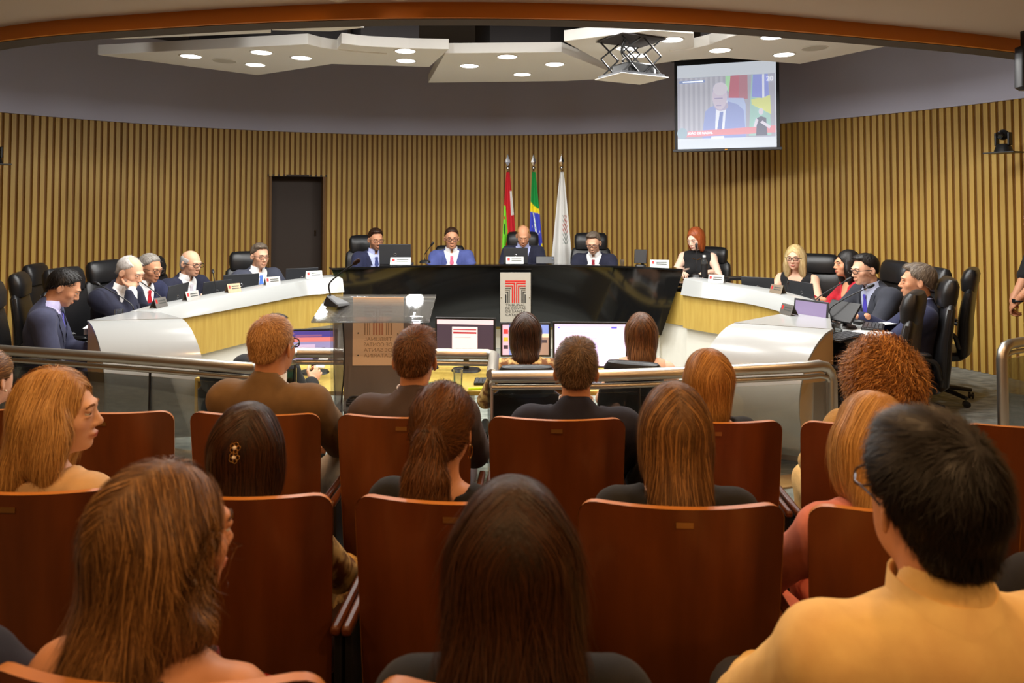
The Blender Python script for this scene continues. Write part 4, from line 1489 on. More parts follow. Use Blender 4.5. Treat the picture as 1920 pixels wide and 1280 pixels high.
def hairmat(name, dark, light, mid=None):
    return (mat('hairbase_' + name, rgb(*[int(a + (b - a) * 0.18) for a, b in zip(dark, light)]), 0.5, var=((60, 60, 12), rgb(*[int((a + b) / 2) for a, b in zip(dark, light)]), 0.35), bump=((220, 220, 30), 0.6)),
            mat('hairstrand_' + name, rgb(*light), 0.42, island=(rgb(*[int(a + (b - a) * 0.22) for a, b in zip(dark, light)]), rgb(*light)) + ((rgb(*mid),) if mid else ()), spec=0.45))


def make_hand(W, fdir, up, side, curl=35, spread=6, fine=0.0045, thumb_in=0.0):
    """five fingered hand; W wrist, fdir finger direction, up back-of-hand normal, side +1 right / -1 left (thumb side)."""
    f = np.asarray(fdir, float)
    f /= np.linalg.norm(f)
    u = np.asarray(up, float)
    u = u - f * (u @ f)
    u /= np.linalg.norm(u)
    r = np.cross(f, u)          # right of the hand
    t = -r * side               # thumb side for a palm-down hand
    F = Field()
    P0 = np.asarray(W, float)
    M = np.stack([t, f, u], -1)
    F.cap(P0 - f * 0.05, P0 + f * 0.01, 0.027, 0.026, 0.01)
    F.ell(P0 + f * 0.05, (0.040, 0.050, 0.0155), M, 0.015)
    lens = ((0.027, 0.082), (0.010, 0.092), (-0.009, 0.086), (-0.027, 0.068))
    for i, (o, L) in enumerate(lens):
        b = P0 + f * 0.088 + t * o
        sp = R(spread * (1.5 - i))
        d0 = f * math.cos(sp) + t * math.sin(sp)
        seg = (0.45, 0.31, 0.24)
        ang = 0.0
        p = b
        rr = 0.0088 - 0.0008 * (i == 3)
        for j, s_ in enumerate(seg):
            ang += R(curl) * (0.75 if j == 0 else 1.0)
            d = d0 * math.cos(ang) - u * math.sin(ang)
            q = p + d * L * s_
            F.cap(p, q, rr, rr - 0.0007, 0.004)
            p = q
            rr -= 0.0007
    b = P0 + f * 0.018 + t * 0.026
    d1 = f * 0.70 + t * (0.72 - thumb_in) - u * 0.25
    d1 /= np.linalg.norm(d1)
    q = b + d1 * 0.045
    F.cap(b, q, 0.0125, 0.0105, 0.010)
    d2 = f * 0.93 + t * (0.25 - thumb_in) - u * 0.3
    d2 /= np.linalg.norm(d2)
    q2 = q + d2 * 0.032
    F.cap(q, q2, 0.0105, 0.009, 0.004)
    F.cap(q2, q2 + d2 * 0.022, 0.009, 0.0075, 0.003)
    return fmesh(F, coarse=fine)


SKIN = {'fair': (226, 180, 152), 'light': (220, 170, 140), 'tan': (202, 146, 112), 'warm': (210, 152, 116), 'pale': (236, 200, 178)}
EYE_MESH = None
HEADS = {}


def person(label, head, yaw, floor=0.0, lean=6, head_rot=(0, 0, 0), sex='m', skin='light', outfit=None, hair=None, hands='lap', glasses=None, beard=None, brow=(70, 50, 36),
           fine=0.0055, face=True, neck_len=0.0, pose='sit', size=1.0, strands=None, extras=None, desk_z=0.80, group=None, slouch=0.0, sh_up=0.0, earring=None, hand_res=0.0048, gaze=None):
    """head=(x, y, z of the crown); yaw 0 looks away from the camera (+y), 180 towards it."""
    o = outfit or {}
    fem = sex == 'f'
    T = rot('X', -lean)
    sw = (0.158 if fem else 0.188) * size
    # skeleton before the height shift, in the local frame (facing +y)
    if pose == 'sit':
        pel = np.array([0, 0, 0.0])
    else:
        pel = np.array([0, 0, 0.0])
    nb = pel + T @ np.array([0, 0.0, 0.50])
    Hr = rot('Z', head_rot[0]) @ rot('X', -head_rot[1]) @ rot('Y', head_rot[2])
    nd = T @ rot('X', -head_rot[1] * 0.35) @ np.array([0, 0.035, 0.075 + neck_len])
    hc = nb + nd + Hr @ np.array([0, 0.015, 0.075])
    top_z = hc[2] + 0.118
    # place
    ztop = head[2] - floor
    shift = np.array([0, 0, ztop - top_z])
    pel, nb, hc = pel + shift, nb + shift, hc + shift
    Y = rot('Z', yaw)
    off = Y @ np.array([hc[0], hc[1], 0])
    root = thing('person', label, 'person', (head[0] - off[0], head[1] - off[1], floor), R(yaw), group)
    tw = lambda p: pel + T @ np.asarray(p, float)
    hw = lambda p: hc + Hr @ np.asarray(p, float)
    sh = {s: tw((s * sw, 0.0, 0.425 + sh_up)) for s in (-1, 1)}
    # wrists
    wr = {}
    hd = {}
    cur = {-1: 32, 1: 32}
    if isinstance(hands, dict):
        for s in (-1, 1):
            wr[s] = np.array(hands[s][0], float)
            wr[s][2] -= floor
            hd[s] = (hands[s][1], hands[s][2])
            if len(hands[s]) > 3:
                cur[s] = hands[s][3]
    elif hands == 'desk':
        for s in (-1, 1):
            wr[s] = np.array([s * 0.16, hc[1] + 0.30, desk_z + 0.035 - floor])
            hd[s] = ((-s * 0.6, 0.8, -0.05), (0, 0, 1))
    elif hands == 'down':
        for s in (-1, 1):
            wr[s] = np.array([s * (sw + 0.07), 0.10, pel[2] + 0.02])
            hd[s] = ((0, 0.2, -1), (s, 0, 0))
    else:
        for s in (-1, 1):
            wr[s] = np.array([s * 0.12, 0.36, pel[2] + 0.13])
            hd[s] = ((-s * 0.7, 0.7, -0.15), (0, 0, 1))
    el = {}
    for s in (-1, 1):
        el[s], wr[s] = ik(sh[s], wr[s], 0.285, 0.255, (s * 0.75, 0.05, -0.8) if hands == 'lap' else (s * 0.55, -0.35, -0.8))
    # legs
    leg = {}
    for s in (-1, 1):
        hip = tw((s * 0.09, 0, -0.01))
        if pose == 'sit':
            kn = pel + np.array([s * 0.12, 0.43, 0.03])
            kn[2] = min(max(kn[2], 0.42), pel[2] + 0.06)
            an = np.array([s * 0.12, kn[1] - 0.03, 0.09])
        else:
            kn = np.array([s * 0.10, 0.03, 0.50])
            an = np.array([s * 0.12, -0.01, 0.09])
        leg[s] = (hip, kn, an)
    # ---- body field
    B = Field()
    fs = 0.955 if fem else 1.0
    torso = [((0, 0, 0.0), (0.165, 0.115, 0.11)), ((0, 0.005, 0.16), (0.135 if fem else 0.145, 0.098, 0.13)), ((0, 0.0, 0.32), (0.150 if fem else 0.165, 0.108, 0.15))]

    def add_torso(F, g, arms=True, legs=False, cuff=1.0, neck_g=None):
        for c, r in torso:
            F.ell(tw(c), np.array(r) * np.array([size, 1, 1]) + g, T, 0.05)
        F.cap(tw((-sw + 0.01, 0, 0.425 + sh_up)), tw((sw - 0.01, 0, 0.425 + sh_up)), 0.056 + g, 0.056 + g, 0.05)
        F.ell(tw((0, -0.005, 0.455)), (0.10 + g, 0.065 + g, 0.045 + g), T, 0.05)
        if fem:
            for s in (-1, 1):
                F.ell(tw((s * 0.072, 0.078, 0.29)), (0.062 + g, 0.052 + g, 0.062 + g), T, 0.03)
        if arms:
            for s in (-1, 1):
                ra = 0.047 if fem else 0.054
                F.cap(sh[s], el[s], ra + g, ra * 0.82 + g, 0.035)
                e = el[s] + (wr[s] - el[s]) * cuff
                F.cap(el[s], e, ra * 0.82 + g, (ra * 0.82 + (0.027 - ra * 0.82) * cuff) + g * 1.1, 0.012)
        if legs:
            for s in (-1, 1):
                h_, k_, a_ = leg[s]
                F.cap(h_, k_, 0.085 + g, 0.062 + g, 0.04)
                F.cap(k_, a_, 0.060 + g, 0.042 + g, 0.02)
    add_torso(B, 0.0, True, True)
    for s in (-1, 1):
        B.cap(leg[s][2] + np.array([0, -0.04, -0.05]), leg[s][2] + np.array([0, 0.12, -0.06]), 0.036, 0.028, 0.02)
    nr_ = 0.050 if fem else 0.058
    B.cap(tw((0, -0.012, 0.44)), hw((0, -0.022, -0.055)), nr_ + 0.004, nr_ - 0.002, 0.03)

    def he(c, r, k=0.02, op='u', Rm=None):
        B.ell(hw(np.array(c) * fs), np.array(r) * fs, Hr if Rm is None else Hr @ Rm, k, op)
    he((0, -0.018, 0.032), (0.076, 0.095, 0.086))
    he((0, 0.028, -0.015), (0.062, 0.068, 0.088), 0.025)
    he((0, 0.036, -0.072), (0.049 if not fem else 0.043, 0.050, 0.042), 0.03)
    he((0, 0.070, -0.098), (0.023 if not fem else 0.018, 0.020, 0.017), 0.02)
    if face:
        for s in (-1, 1):
            he((s * 0.041, 0.057, -0.028), (0.020, 0.020, 0.019), 0.022)
            he((s * 0.031, 0.101, 0.002), (0.017, 0.012, 0.0105), 0.012, 's')
        he((0, 0.086, 0.022), (0.046, 0.014, 0.010), 0.016)
        B.cap(hw(np.array((0, 0.090, 0.006)) * fs), hw(np.array((0, 0.1105, -0.034)) * fs), 0.0070, 0.0098, 0.012)
        for s in (-1, 1):
            he((s * 0.011, 0.099, -0.040), (0.0080, 0.010, 0.0070), 0.008)
        he((0, 0.0955, -0.0655), (0.021, 0.0095, 0.0052), 0.006)
        he((0, 0.0945, -0.0750), (0.018, 0.0095, 0.0058), 0.006)
        for s in (-1, 1):
            he((s * 0.031, 0.0865, 0.0085), (0.0175, 0.011, 0.0075), 0.004)
            he((s * 0.031, 0.0855, -0.0075), (0.0165, 0.010, 0.006), 0.004)
    for s in (-1, 1):
        Re = rot('Z', s * 30)
        he((s * 0.080, -0.016, -0.010), (0.0075, 0.021, 0.032), 0.005, 'u', Re)
        he((s * 0.088, -0.008, -0.008), (0.006, 0.011, 0.018), 0.004, 's', Re)
    he_c = hw((0, 0.0, -0.01))
    V, F = fmesh(B, he_c - 0.125, he_c + 0.125, fine, 0.017)
    # colour by place
    sk = np.array(rgb(*SKIN[skin]))
    col = np.tile(sk, (len(V), 1))
    q = (V - hc) @ Hr / fs
    if face:
        lipc = np.array(rgb(176, 84, 78)) if fem else sk * np.array([0.80, 0.62, 0.58])
        m = np.exp(-((q[:, 0] / 0.020) ** 2 + ((q[:, 2] + 0.0705) / 0.0075) ** 2)) * (q[:, 1] > 0.075)
        col += (lipc - col) * np.clip(m * 1.3, 0, 1)[:, None]
        m = np.exp(-(((np.abs(q[:, 0]) - 0.042) / 0.020) ** 2 + ((q[:, 2] + 0.032) / 0.020) ** 2)) * (q[:, 1] > 0.02) * 0.35
        col += (sk * np.array([1.0, 0.72, 0.66]) - col) * m[:, None]
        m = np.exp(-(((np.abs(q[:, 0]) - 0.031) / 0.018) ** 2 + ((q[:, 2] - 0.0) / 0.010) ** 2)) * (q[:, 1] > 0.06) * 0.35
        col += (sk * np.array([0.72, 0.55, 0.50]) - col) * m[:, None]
        if beard:
            bc, amt = np.array(rgb(*beard[0])), beard[1]
            zz = q[:, 2] + 0.038 + 0.045 * np.clip((q[:, 1] - 0.055) / 0.04, 0, 1) * (np.abs(q[:, 0]) > 0.024) * 0 + 0.010 * (np.abs(q[:, 0]) < 0.03)
            m = np.clip((-zz) / 0.014, 0, 1) * (q[:, 1] > 0.005) * (q[:, 2] > -0.135)
            m *= 1 - np.exp(-((q[:, 0] / 0.020) ** 2 + ((q[:, 2] + 0.0705) / 0.0068) ** 2))
            col += (bc - col) * np.clip(m * amt, 0, 1)[:, None]
    Vs, Fs, Cs = [V], [F], [col]
    n0 = len(V)
    for s in (-1, 1):
        hv, hf = make_hand(wr[s], hd[s][0], hd[s][1], s, cur[s], fine=hand_res)
        Vs.append(hv)
        Fs.append(hf + n0)
        Cs.append(np.tile(sk * np.array([0.97, 0.90, 0.86]), (len(hv), 1)))
        n0 += len(hv)
    npmesh('body', np.concatenate(Vs), np.concatenate(Fs), SKINM, root, np.concatenate(Cs))
    # ---- clothes
    kind = o.get('kind', 'suit')

    def project(field, x, z, y0=0.30):
        ys_ = np.linspace(y0, -0.05, 120)
        P = pel + (np.stack([np.full(120, x), ys_, np.full(120, z)], -1)) @ T.T
        d = field(P)
        i = np.argmax(d < 0)
        return ys_[i] if (d < 0).any() else 0.1

    neck_top = hw((0, -0.022, -0.055))
    nbase = tw((0, -0.012, 0.44))

    def neck_at(t_):
        return nbase + (neck_top - nbase) * t_

    def vcut(z0, slope, yb=0.0):
        def fn(P):
            l = (P - pel) @ T
            return np.maximum((np.abs(l[..., 0]) - (l[..., 2] - z0) * slope) / math.sqrt(1 + slope * slope), yb - l[..., 1])
        return fn

    def wrinkle(V, amp, f=26, seed=1):
        l = (V - pel) @ T
        w_ = wob(l * np.array([1, 1, 0.55]), f, seed) * amp
        c_ = V - (pel + T @ np.array([0, 0, 0.28]))
        c_[:, 2] *= 0.2
        return V + c_ / (np.linalg.norm(c_, axis=1, keepdims=True) + 1e-6) * w_[:, None]
    seed = len(bpy.data.objects)

    def collar(prof, m_, par, gap=0.5, name='collar'):
        """band round the neck: prof = [(height along the neck, radius)], gap = opening angle at the front."""
        n_ = 36
        ax = T @ np.array([0, 1.0, 0])
        vv = []
        for t__, r__ in prof:
            c__ = neck_at(t__)
            for i in range(n_):
                a_ = math.pi / 2 + gap + (2 * math.pi - 2 * gap) * i / (n_ - 1)
                vv.append(c__ + np.array([math.cos(a_) * r__, 0, 0]) + ax * math.sin(a_) * r__ * 1.04 - np.array([0, 0, 0.012 * max(0, math.sin(a_))]))
        idx_ = np.arange(len(prof) * n_).reshape(len(prof), n_)
        ff = np.stack([idx_[:-1, :-1], idx_[:-1, 1:], idx_[1:, 1:], idx_[1:, :-1]], -1).reshape(-1, 4)
        return npmesh(name, np.array(vv), ff, m_, par)
    if kind == 'suit':
        Sh = Field()
        add_torso(Sh, 0.007, True, False, 0.97)
        Sh.cap(neck_at(0.0), neck_at(0.30), nr_ + 0.012, nr_ + 0.008, 0.015)
        Sh.cut(vcut(0.475, 0.75, 0.03), 0.004)
        v, f = fmesh(Sh, coarse=0.012)
        so_ = npmesh('shirt', v, f, o['shirt'], root)
        collar([(0.15, nr_ + 0.012), (0.70, nr_ + 0.007), (0.71, nr_ + 0.011), (0.2, nr_ + 0.015)], o['shirt'], so_, 0.22)
        J = Field()
        g = 0.021
        add_torso(J, g, True, False, 0.90)
        for s in (-1, 1):
            J.ell(tw((s * (sw - 0.015), -0.004, 0.452 + sh_up)), (0.062, 0.070, 0.038), T, 0.03)
        J.cap(neck_at(-0.1), neck_at(0.42), nr_ + 0.028, nr_ + 0.019, 0.03)
        J.cut(vcut(0.20, 0.30, 0.0), 0.004)
        v, f = fmesh(J, coarse=0.0125)
        v = wrinkle(v, 0.0035, 24, seed)
        jk = npmesh('jacket', v, f, o['jacket'], root)
        # lapels
        if o.get('lapel', True):
            for s in (-1, 1):
                rows = []
                for t_ in np.linspace(0, 1, 12):
                    z = 0.22 + 0.235 * t_
                    xi = (z - 0.20) * 0.30 + 0.002
                    wl = 0.058 * math.sin(min(1, t_ * 1.15 + 0.10) * math.pi * 0.62) if t_ < 0.80 else 0.036
                    rr_ = []
                    for k_ in range(4):
                        x = xi + wl * k_ / 3
                        y = project(J, s * x, z) + 0.005
                        rr_.append(pel + T @ np.array([s * x, y, z]))
                    rows.append(rr_)
                v = np.array(rows).reshape(-1, 3)
                idx = np.arange(48).reshape(12, 4)
                f = np.stack([idx[:-1, :-1], idx[1:, :-1], idx[1:, 1:], idx[:-1, 1:]], -1).reshape(-1, 4)
                npmesh('lapel', v, f, o['jacket'], jk)
        if 'tie' in o:
            rows = []
            for z, hw_ in ((0.452, 0.014), (0.440, 0.019), (0.425, 0.014), (0.40, 0.019), (0.36, 0.026), (0.30, 0.034), (0.24, 0.040), (0.19, 0.042)):
                y = project(Sh, 0, z) + (0.012 if z > 0.42 else 0.006)
                for x in (-hw_, 0, hw_):
                    rows.append(pel + T @ np.array([x, y + (0.004 if x == 0 else 0), z]))
            idx = np.arange(24).reshape(8, 3)
            f = np.stack([idx[:-1, :-1], idx[1:, :-1], idx[1:, 1:], idx[:-1, 1:]], -1).reshape(-1, 4)
            npmesh('necktie', np.array(rows), f, o['tie'], root)
        if o.get('pin'):
            y = project(J, 0.11, 0.38) + 0.012
            obj('lapel_pin', MB().ball(pel + T @ np.array([0.11, y, 0.38]), 0.009, 8), GOLD, root)
    elif kind == 'shirt':
        J = Field()
        add_torso(J, 0.016, True, False, o.get('cuff', 0.92))
        J.cap(neck_at(0.0), neck_at(0.60), nr_ + 0.022, nr_ + 0.011, 0.02)
        if o.get('collar', True):
            J.cut(vcut(0.44, 0.7, 0.03), 0.004)
        v, f = fmesh(J, coarse=o.get('res', 0.0125))
        v = wrinkle(v, 0.0045, 20, seed)
        so_ = npmesh('shirt', v, f, o['shirt'], root)
        if o.get('collar', True):
            collar([(0.35, nr_ + 0.013), (0.66, nr_ + 0.010), (0.68, nr_ + 0.015), (0.38, nr_ + 0.024)], o['shirt'], so_, 0.25)
        if o.get('yoke'):
            for path_ in ([(x_, 0.345 + 0.012 * math.cos(x_ * 9)) for x_ in np.linspace(-0.175, 0.175, 24)], [(-0.185, z_) for z_ in np.linspace(0.25, 0.43, 10)], [(0.185, z_) for z_ in np.linspace(0.25, 0.43, 10)]):
                pts_ = []
                for x_, z_ in path_:
                    ys_ = np.linspace(-0.30, 0.05, 120)
                    P_ = pel + np.stack([np.full(120, x_), ys_, np.full(120, z_)], -1) @ T.T
                    d_ = J(P_)
                    pts_.append(P_[np.argmax(d_ < 0.003)])
                obj('seam', MB().tube([Vector(p_) for p_ in pts_], 0.0022, 6), o['shirt'], so_)
    else:       # dress / blouse / top
        J = Field()
        add_torso(J, 0.012, kind == 'blouse', False, o.get('cuff', 0.92))
        if kind == 'top':
            for s in (-1, 1):
                a_ = sh[s] + (el[s] - sh[s]) * 0.02
                J.ell(tw((s * (sw - 0.03), 0, 0.43)), (0.05, 0.05, 0.05), T, 0.03)
                d_ = np.array([s * 1.0, 0, 0.15])
                p_ = tw((s * (sw - o.get('strap', 0.005)), 0, 0.42))
                J.half(p_, -(T @ d_), 0.006)
        if o.get('high'):
            J.cap(neck_at(0.0), neck_at(0.45), nr_ + 0.014, nr_ + 0.008, 0.02)
        else:
            def scoop(P):
                l = (P - pel) @ T
                return np.sqrt((l[..., 0] / 0.085) ** 2 + ((l[..., 2] - 0.52) / o.get('scoop', 0.12)) ** 2) * 0.085 - 0.085 + np.maximum(0, -l[..., 1] - 0.02) * 0.6
            J.cut(scoop, 0.004)
        v, f = fmesh(J, coarse=0.0115)
        v = wrinkle(v, 0.003, 26, seed)
        npmesh('dress' if kind == 'top' else 'blouse', v, f, o['shirt'], root)
    Tr = Field()
    for s in (-1, 1):
        h_, k_, a_ = leg[s]
        if o.get('bare_legs'):
            k2 = h_ + (k_ - h_) * 0.97
            Tr.cap(h_, k2, 0.105, 0.088, 0.04)
        else:
            Tr.cap(h_, k_, 0.100, 0.075, 0.04)
            Tr.cap(k_, a_, 0.074, 0.058, 0.02)
    Tr.ell(tw((0, 0, -0.01)), (0.178, 0.128, 0.115), T, 0.04)
    v, f = fmesh(Tr, coarse=0.018)
    npmesh('trousers', v, f, o['trousers'] if 'trousers' in o else (o.get('jacket') or o['shirt']), root)
    for s in (-1, 1):
        Fo = Field()
        Fo.cap(leg[s][2] + np.array([0, -0.045, -0.045]), leg[s][2] + np.array([0, 0.14, -0.058]), 0.044, 0.032, 0.02)
        v, f = fmesh(Fo, coarse=0.012)
        v[:, 2] = np.maximum(v[:, 2], 0.001)
        npmesh('shoe', v, f, BLACKPL, root)
    # ---- hair
    if hair:
        Hf = Field()

        def hh(c, r, k=0.02, op='u', Rm=None):
            Hf.ell(hw(np.array(c) * fs), np.array(r) * fs, Hr if Rm is None else Hr @ Rm, k, op)

        def hl(p, n, k=0.012):
            Hf.half(hw(np.array(p) * fs), Hr @ np.array(n, float), k)
        st = hair['style']
        th = hair.get('t', 0.010)
        if st in ('short', 'full'):
            hh((0, -0.020, 0.036), (0.079 + th * 0.6, 0.096 + th, 0.087 + th))
            if st == 'full':
                hh((0.012, 0.030, 0.098), (0.056, 0.055, 0.026), 0.03)
            hh((0, -0.045, -0.035 - hair.get('nape', 0.0)), (0.070, 0.060, 0.055), 0.03)
            hl((0, 0.074, hair.get('line', 0.074)), (0, -0.62 - 4 * hair.get('nape', 0.0), 0.78), 0.035)
            hh((0, 0.105, 0.0), (0.070, 0.080, 0.086), 0.030, 's')
            for s in (-1, 1):
                hh((s * 0.052, 0.078, 0.070), (0.022, 0.030, 0.026), 0.020, 's')
            for s in (-1, 1):
                hh((s * 0.090, -0.010, -0.020), (0.026, 0.028, 0.040), 0.008, 's')
            if hair.get('bald'):
                hh((0, hair.get('bald_y', 0.03), 0.115), (0.062, 0.10 * hair['bald'], 0.055), 0.02, 's')
        elif st == 'ring':
            hh((0, -0.022, 0.022), (0.081, 0.099, 0.088))
            hh((0, -0.045, -0.035), (0.070, 0.060, 0.055), 0.03)
            hl((0, 0.02, 0.0), (0, -0.75, 0.66))
            hh((0, 0.03, 0.11), (0.088, 0.135, 0.072), 0.02, 's')
            hh((0, 0.10, -0.01), (0.078, 0.085, 0.095), 0.012, 's')
            for s in (-1, 1):
                hh((s * 0.090, -0.008, -0.022), (0.020, 0.024, 0.034), 0.008, 's')
        else:
            L = hair.get('len', 0.26)
            wd = hair.get('w', 1.0)
            hh((0, -0.022, 0.036), (0.086, 0.106, 0.093 + hair.get('vol', 0.0)))
            hh((0, -0.03, 0.06), (0.070, 0.080, 0.075 + hair.get('vol', 0.0)), 0.03)
            if st in ('long', 'bob', 'curly'):
                n_ = max(2, int(L / 0.06) + 1)
                for i in range(n_):
                    z = -0.02 - L * i / (n_ - 1) + 0.03
                    yb = -0.045 - 0.075 * min(1, max(0, (-z - 0.03) / 0.20)) * hair.get('back', 1.0)
                    hh((0, yb, z), ((0.098 - 0.012 * (i / (n_ - 1)) * hair.get('taper', 1)) * wd, 0.060 - 0.014 * i / (n_ - 1), 0.055), 0.05)
                for s in (-1, 1):
                    hh((s * 0.074 * wd, -0.005, -0.055), (0.030, 0.055, 0.095), 0.03)
                    if hair.get('front'):
                        hh((s * 0.080 * wd, 0.025, -0.14), (0.030, 0.045, 0.10), 0.04)
            if st == 'curly':
                hh((0, -0.035, -0.02), (0.135, 0.130, 0.135), 0.03)
            if st == 'pony':
                hh((0, -0.050, -0.02), (0.078, 0.070, 0.075), 0.03)
                hl((0, 0.082, 0.058), (0, -0.62, 0.78))
                hh((0, -0.122, 0.018), (0.026, 0.030, 0.026), 0.012)
                for i, (y_, z_, rr_) in enumerate(((-0.142, -0.035, 0.046), (-0.150, -0.10, 0.068), (-0.150, -0.17, 0.074), (-0.140, -0.215, 0.066))):
                    hh((0, y_, z_), (rr_, rr_ * 0.62, 0.055), 0.03)
            if st == 'bun':
                hh((0, -0.05, -0.02), (0.078, 0.072, 0.075), 0.03)
                hl((0, 0.082, 0.058), (0, -0.62, 0.78))
            # free the face
            hh((0, 0.115, -0.035), (hair.get('face', 0.066), 0.085, 0.115), 0.012, 's')
            if st in ('long', 'bob', 'curly'):
                hl((0, 0.075, 0), (0, -1, 0.35), 0.02)
            if hair.get('ear'):
                hh((hair['ear'] * 0.094, 0.022, -0.035), (0.036, 0.062, 0.075), 0.015, 's')
            if st in ('pony', 'bun'):
                for s in (-1, 1):
                    hh((s * 0.088, -0.004, -0.022), (0.022, 0.028, 0.036), 0.008, 's')
        lo = hc - 0.16
        v, f = fmesh(Hf, coarse=hair.get('res', 0.0065))
        base, strandm = hair['mat']
        amp = hair.get('amp', 0.0022)
        c_ = v - hc
        l = (v - hc) @ Hr
        w_ = wob(l * np.array([1, 1, 0.35]), 75, seed + 1) * amp
        v2 = v + c_ / (np.linalg.norm(c_, axis=1, keepdims=True) + 1e-6) * w_[:, None]
        hobj = npmesh('hair', v2, f, base, root)
        ns = hair.get('n', 0)
        if ns:
            make_strands(Hf, v, f, hair, strandm, hobj, hc, Hr, seed)
    # ---- face details
    if face:
        eyes = mat('eye', attr=True, rough=0.15)
        for s in (-1, 1):
            ec = hw(np.array((s * 0.031, 0.0815, 0.0015)) * fs)
            mb = MB().ball((0, 0, 0), 0.0122, 14)
            ev = np.array(mb.v)
            fw = Hr @ rot('X', -8 if gaze is None else gaze) @ np.array([0, 1, 0])
            dd = (ev @ fw) / 0.0122
            ecol = np.tile(np.array(rgb(226, 222, 216)), (len(ev), 1))
            ecol[dd > 0.80] = rgb(58, 38, 26)
            ecol[dd > 0.95] = (0.005, 0.005, 0.005)
            npmesh('eye', ev + ec, np.array([q_ for q_ in mb.f]), eyes, root, ecol)
            pts = [hw(np.array((s * x, y, z)) * fs) for x, y, z in ((0.014, 0.0975, 0.0205), (0.026, 0.0985, 0.0245), (0.038, 0.093, 0.0245), (0.049, 0.083, 0.018))]
            obj('eyebrow', MB().tube(pts, [0.0026, 0.0036, 0.0032, 0.0014], 6), mat('brow_%d_%d_%d' % brow, rgb(*brow), 0.8), root)
    if glasses:
        gm = mat('glasses_' + glasses, (0.01, 0.01, 0.012) if glasses == 'black' else rgb(70, 56, 48), 0.25)
        t_ = 0.0021 if glasses != 'black' else 0.0028
        g_ = bpy.data.objects.new('glasses', None)
        COL.objects.link(g_)
        g_.parent = root
        for s in (-1, 1):
            ring = []
            for k_ in range(20):
                a_ = 2 * math.pi * k_ / 20
                cx_, sz_ = math.cos(a_), math.sin(a_)
                x = s * 0.033 + math.copysign(abs(cx_) ** 0.7, cx_) * 0.0255
                z = -0.002 + math.copysign(abs(sz_) ** 0.7, sz_) * 0.0175
                ring.append(hw(np.array((x, 0.112 - 0.10 * abs(x) * abs(x) / 0.06 * 1.2, z)) * fs))
            obj('rim', MB().tube(ring, t_, 6, True), gm, g_)
            obj('temple', MB().tube([hw(np.array(p) * fs) for p in ((s * 0.059, 0.100, 0.006), (s * 0.078, 0.07, 0.006), (s * 0.083, 0.01, 0.004), (s * 0.082, -0.012, -0.004))], t_, 6), gm, g_)
        obj('bridge', MB().tube([hw(np.array(p) * fs) for p in ((-0.008, 0.111, 0.002), (0, 0.114, 0.005), (0.008, 0.111, 0.002))], t_, 6), gm, g_)
    if earring:
        for s in earring[1]:
            p = hw(np.array((s * 0.080, 0.0, -0.044)) * fs)
            if earring[0] == 'hoop':
                obj('earring', MB().tube([p + Hr @ np.array((0, 0.018 * math.sin(a), -0.018 + 0.018 * math.cos(a))) for a in np.linspace(0, 2 * math.pi, 21)[:-1]], 0.0013, 6, True), GOLD, root)
            else:
                obj('earring', MB().ball(p, 0.0055, 10), mat('pearl', rgb(236, 226, 210), 0.2), root)
    HEADS[label] = dict(root=root, hw=hw, hc=hc, Hr=Hr, tw=tw, wr=wr, T=T, pel=pel, Hf=Hf if hair else None, fs=fs)
    return root


